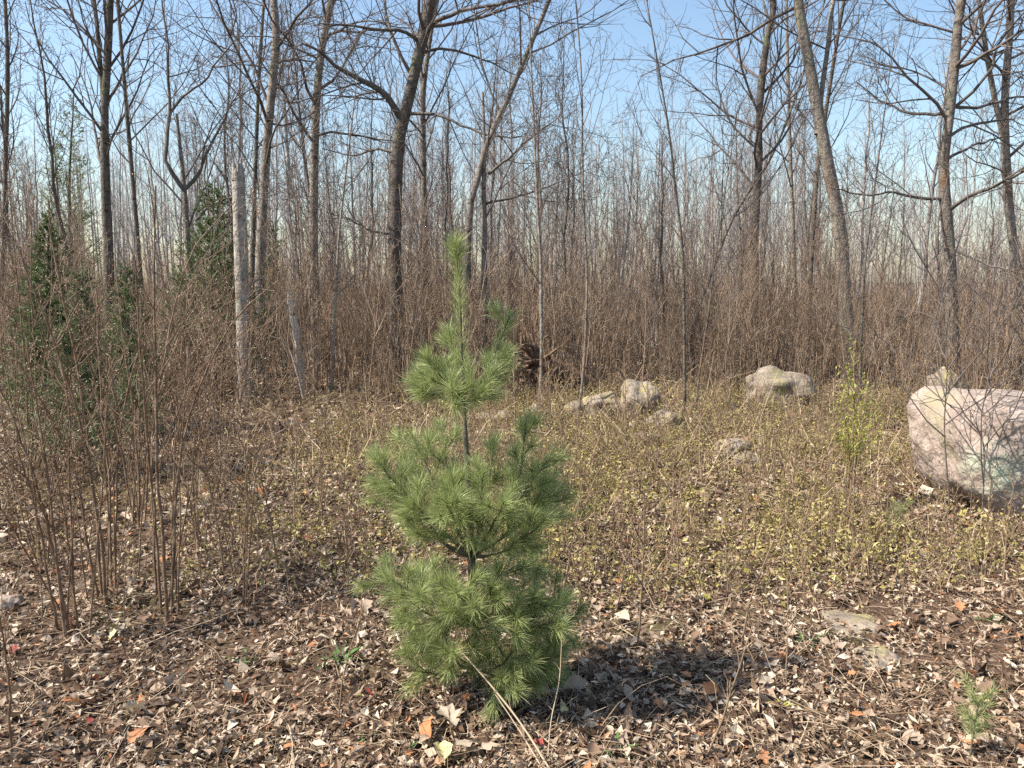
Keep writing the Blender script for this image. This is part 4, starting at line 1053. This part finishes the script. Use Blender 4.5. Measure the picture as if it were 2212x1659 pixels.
def seedling(label, u, v, H, spread, m='needle'):
    p = gnd(u, v)
    root = thing('pine_seedling', label, 'seedling', (p[0], p[1], float(ground_z(p[0], p[1]))))
    C = curve([np.array([0, 0, -0.01]), np.array([0.01, 0, H * 0.5]), np.array([0.02, 0, H])], 10, 0.002)
    R = np.linspace(0.004, 0.0015, 10); mw = MB(); tubes(mw, C, R, 5)
    a = spawn(C[None], R[None], 8, 0.25, 0.95, (35, 60), (spread * 0.4, spread * 1.2), 6, 0.08, 0.1, 0.6, 0.5, 0.0015, slender='abs')
    tubes(mw, *a, 4); mn = MB(); needles(mn, C[3:], 70, (0.04, 0.07), (30, 60), 0.0014)
    for q in a[0]: needles(mn, q, 60, (0.035, 0.065), (30, 60), 0.0014)
    obj('stem', mw.mesh('seedling_stem', M['pine_bark']), root); obj('needles', mn.mesh('seedling_needles', M[m]), root)
seedling('little pine seedling in the bottom right corner', 2092, 1640, 0.21, 0.10)
seedling('little pine seedling in front of the large boulder', 1928, 1165, 0.20, 0.09)
seedling('dark pine seedling low behind the pine, right of its boughs', 1250, 1140, 0.14, 0.09, 'fir')

# ================================================================== WILLOWY GREEN SHRUB
p = gnd(1838, 1105)
root = thing('leafing_shrub', 'thin upright shrub with fresh yellow-green leaves, left of the boulder', 'shrub', (p[0], p[1], float(ground_z(p[0], p[1]))))
org = np.array(root.location)
mw = MB(); ml_ = MB()
for (u, v, dy, r) in [(1845, 745, 0, .007), (1832, 800, .1, .005), (1868, 820, -.1, .005), (1815, 870, .1, .004), (1885, 880, .1, .004), (1850, 850, .2, .004), (1800, 930, 0, .0035), (1895, 935, 0, .0035)]:
    P = curve([np.array([rng.normal(0, .01), 0, -0.02]), (at(1838 + (u - 1838) * .3, 960, p[1] + dy * .5) - org), at(u, v, p[1] + dy) - org], 14, 0.004)
    R = r * np.linspace(1, .3, 14); tubes(mw, P, R, 5)
    a = spawn(P[None], R[None], 12, 0.35, 0.98, (20, 45), (0.07, 0.2), 5, .1, .08, .6, .5, .0012, slender='abs'); tubes(mw, *a, 4)
    tips = np.concatenate([a[0][:, j] for j in (1, 2, 3, 4)] + [P[6:]])
    for rep in range(3):
        q = tips + rng.normal(0, 0.008, tips.shape); n = len(q)
        leaf_batch(ml_, q, rng.gamma(8, 0.0030, n), rng.uniform(0, 6.28, n), rng.normal(-0.9, 0.4, n), rng.normal(0, .4, n), rng.normal(.2, .2, n), rng.normal(.1, .1, n), 3, (0.25, 0.42))
obj('stems', mw.mesh('leafing_stems', M['stalk']), root); obj('leaves', ml_.mesh('leafing_leaves', M['willow'], smooth=False), root)

# ================================================================== BENT DEAD STEM BEFORE THE PINE
def dead_stem(label, px, r, name='dead_stem', mname='straw', nodes=True):
    pts = [at(x, y, Y) for x, y, Y in px]; org = pts[0].copy(); org[2] = float(ground_z(org[0], org[1]))
    C = resample([q - org for q in pts], 18)
    root = thing(name, label, 'stem', org)
    m_ = MB(); tubes(m_, C, r * np.linspace(1, 0.6, 18), 6, 0.06); obj('stalk', m_.mesh('stem_stalk', M[mname]), root)
    a = spawn(C[None], (r * np.linspace(1, .6, 18))[None], 5, .2, 1, (25, 60), (.02, .06), 3, .1, 0, .6, .5, .0012, slender='abs')
    m_ = MB(); tubes(m_, *a, 4); obj('side_shoots', m_.mesh('stem_shoots', M[mname]), root)
dead_stem('long straw-coloured dead stem leaning against the pine from the bottom edge', [(1205, 1690, 2.28), (1130, 1570, 2.42), (1060, 1480, 2.52), (985, 1395, 2.60)], 0.0042)
dead_stem('second straw stem running beside the long leaning one', [(1190, 1690, 2.27), (1120, 1575, 2.42), (1070, 1500, 2.50)], 0.0028)
dead_stem('thin upright pale stem in front of the pine shadow', [(1182, 1665, 2.36), (1190, 1560, 2.42), (1208, 1470, 2.5), (1214, 1370, 2.55)], 0.0024)
dead_stem('pale curved dead branch lying in the left thicket', [(655, 860, 8.8), (640, 800, 8.8), (618, 742, 8.8), (580, 725, 8.6)], 0.012, mname='bud')
dead_stem('dead stem curving across the leaf litter at lower left', [(700, 1620, 2.6), (600, 1560, 2.75), (500, 1530, 2.85), (440, 1490, 3.0)], 0.0022)

# ================================================================== SMALL GREEN PLANTS
def rosette(label, u, v, n, L, w, m='green', up=0.6, name='green_plant'):
    p = gnd(u, v); gz = float(ground_z(p[0], p[1]))
    root = thing(name, label, 'plant', (p[0], p[1], gz))
    for i in range(n):
        az = rng.uniform(0, 6.28); el = rng.uniform(0.25, 1.2) * up + 0.15; ln = L * rng.uniform(0.6, 1.1)
        d = np.array([math.cos(az) * math.cos(el), math.sin(az) * math.cos(el), math.sin(el)]); s_ = np.array([-math.sin(az), math.cos(az), 0])
        V = []; q = np.array([rng.normal(0, .006), rng.normal(0, .006), 0.0])
        for j, ww in enumerate((0.35, 0.9, 1.0, 0.7, 0.05)):
            V += [q - s_ * w * ww * .5, q + np.array([0, 0, -w * .12]), q + s_ * w * ww * .5]
            d = norm(d + np.array([0, 0, -0.16])); q = q + d * ln / 4
        b = np.arange(4)[:, None] * 3 + np.arange(2)[None]
        m_ = MB().add(np.array(V), np.stack([b, b + 1, b + 4, b + 3], -1)); obj('leaf', m_.mesh('plant_leaf', M[m], smooth=True), root)
rosette('rosette of fresh green blades in the litter, left of the pine', 735, 1985 * .72, 14, 0.12, 0.014)
rosette('dark green tuft of blades beside the half-buried stone', 1742, 1385, 16, 0.11, 0.010)
rosette('small green plant low at the right edge of the litter', 2140, 1345, 10, 0.10, 0.013)
rosette('tiny green sprout at the lower left, under the shrubs', 530, 1435, 9, 0.09, 0.014)
rosette('round-leaved green sprout below the pine, left side', 905, 1600, 7, 0.06, 0.022, up=.4)
rosette('pale green sprout among the bright leaves under the pine', 1000, 1640, 6, 0.05, 0.024, up=.4)
rosette('yellow-green sprig inside the dark pine shadow', 1690, 1530, 8, 0.07, 0.009, 'willow')
rosette('green sprout at the bottom of the picture in the pine shadow', 1330, 1625, 9, 0.08, 0.012)
rosette('clover-like sprout near the bottom left', 790, 1590, 7, 0.05, 0.02, up=.4)

# ================================================================== SINGLE FALLEN LEAVES
def leaf_mesh(seed, m, lobed):
    r = np.random.default_rng(seed)
    st = 9; s = np.linspace(0, 1, st)
    w = 0.36 * np.sin(np.pi * s ** 0.85) ** 0.75
    if lobed: w = w * (1 + 0.45 * np.cos(s * 6.28 * 3.2 + 0.4)) * 1.05
    w[0] = 0.012; w[-1] = 0.01
    curl = r.uniform(-0.1, 0.6); fold = r.uniform(0.0, 0.7); tw = r.uniform(-0.6, 0.6)
    V = []
    for i in range(st):
        for f in (-1, -0.5, 0, 0.5, 1):
            y = f * w[i] * (1 + 0.10 * r.standard_normal()); z = abs(f) ** 1.5 * w[i] * fold - curl * (s[i] - 0.45) ** 2 + 0.025 * r.standard_normal() * abs(f)
            a = tw * (s[i] - .5); V.append((s[i] - 0.5, y * math.cos(a) - z * math.sin(a), y * math.sin(a) + z * math.cos(a)))
    b = np.arange(st - 1)[:, None] * 5 + np.arange(4)[None]
    mb_ = MB().add(np.array(V), np.stack([b, b + 1, b + 6, b + 5], -1))
    tubes(mb_, np.array([[-0.5, 0, -curl * .2], [-0.62, 0.02, -curl * .25], [-0.78, 0.05, -curl * .22]]), np.array([0.012, 0.010, 0.008]), 4)
    return mb_.mesh('fallen_leaf', M[m])
LM = {m: [leaf_mesh(i * 7 + j, m, (i + j) % 2 == 0) for i in range(4)] for j, m in enumerate(('tan_leaf', 'pale_leaf', 'orange_leaf', 'red_leaf', 'brown_leaf', 'yellow_leaf'))}
def fallen(x, y, m, size, label, group, lift=0.03):
    o = obj('fallen_leaf', LM[m][rng.integers(4)], None, (x, y, float(ground_z(x, y)) + lift + rng.uniform(0, 0.015)), 0, size)
    o.rotation_euler = (rng.normal(0, 0.35), rng.normal(0, 0.35), rng.uniform(0, 6.28))
    tag(o, label, 'leaf', group)
for m, n, d0, d1, sz in (('tan_leaf', 110, 2.0, 4.4, (0.035, 0.065)), ('brown_leaf', 50, 2.0, 4.2, (0.04, 0.07)), ('pale_leaf', 45, 2.0, 5.0, (0.028, 0.048)), ('orange_leaf', 60, 2.1, 9.0, (0.04, 0.07)), ('red_leaf', 8, 2.3, 5.0, (0.035, 0.05)), ('yellow_leaf', 17, 2.2, 6.0, (0.035, 0.06))):
    word = m.split('_')[0]
    for x, y in fan_points(n, d0, d1, 0.66, 1.0):
        fallen(x, y, m, rng.uniform(*sz), 'curled %s leaf on the litter %s' % (word, litter_place(x, y)), '%s fallen leaves' % word)
for u, v, m, sz, lab in [(285, 1298, 'pale_leaf', .085, 'crumpled whitish leaf at the foot of the left shrubs'), (968, 1580, 'pale_leaf', .12, 'big pale leaf below the pine, left of the leaning stem'),
                         (925, 1600, 'orange_leaf', .11, 'peach-orange leaf beside the big pale one under the pine'), (1010, 1635, 'pale_leaf', .13, 'broad cream leaf at the bottom edge under the pine'),
                         (1060, 1640, 'pale_leaf', .10, 'whitish leaf at the bottom edge, right of the cream one'), (955, 1650, 'yellow_leaf', .11, 'long yellowish leaf at the bottom edge under the pine'),
                         (790, 1330, 'tan_leaf', .10, 'large tan leaf standing out left of the lower pine boughs'), (840, 1350, 'pale_leaf', .08, 'pale upright leaf right beside the large tan one'),
                         (1345, 1355, 'pale_leaf', .13, 'bright curled leaf at the far edge of the pine shadow'), (1305, 1420, 'tan_leaf', .11, 'tan leaf lying in the pine shadow'),
                         (1240, 1510, 'tan_leaf', .12, 'curved tan leaf in the near part of the pine shadow'), (2110, 1540, 'yellow_leaf', .12, 'pair-lobed yellowish leaf near the bottom right seedling'),
                         (2090, 1475, 'orange_leaf', .09, 'orange leaf above the bottom right seedling'), (160, 1540, 'orange_leaf', .10, 'orange leaf at the bottom left'), (290, 1555, 'pale_leaf', .11, 'pale leaf next to the orange one at the bottom left'),
                         (665, 1180, 'orange_leaf', .10, 'orange leaf between the slim shrub and the pine'), (300, 1615, 'orange_leaf', .10, 'orange-brown leaf at the bottom edge, left'),
                         (565, 1075, 'orange_leaf', .12, 'tan-orange leaf lying beyond the slim shrub')]:
    p = gnd(u, v); fallen(p[0], p[1], m, sz * 0.8, lab, None, 0.045)

print('objects', len(bpy.data.objects), 'tris', sum(sum(len(p_.vertices) - 2 for p_ in me.polygons) if len(me.polygons) < 1 else int(len(me.loops) - 2 * len(me.polygons)) for me in bpy.data.meshes))
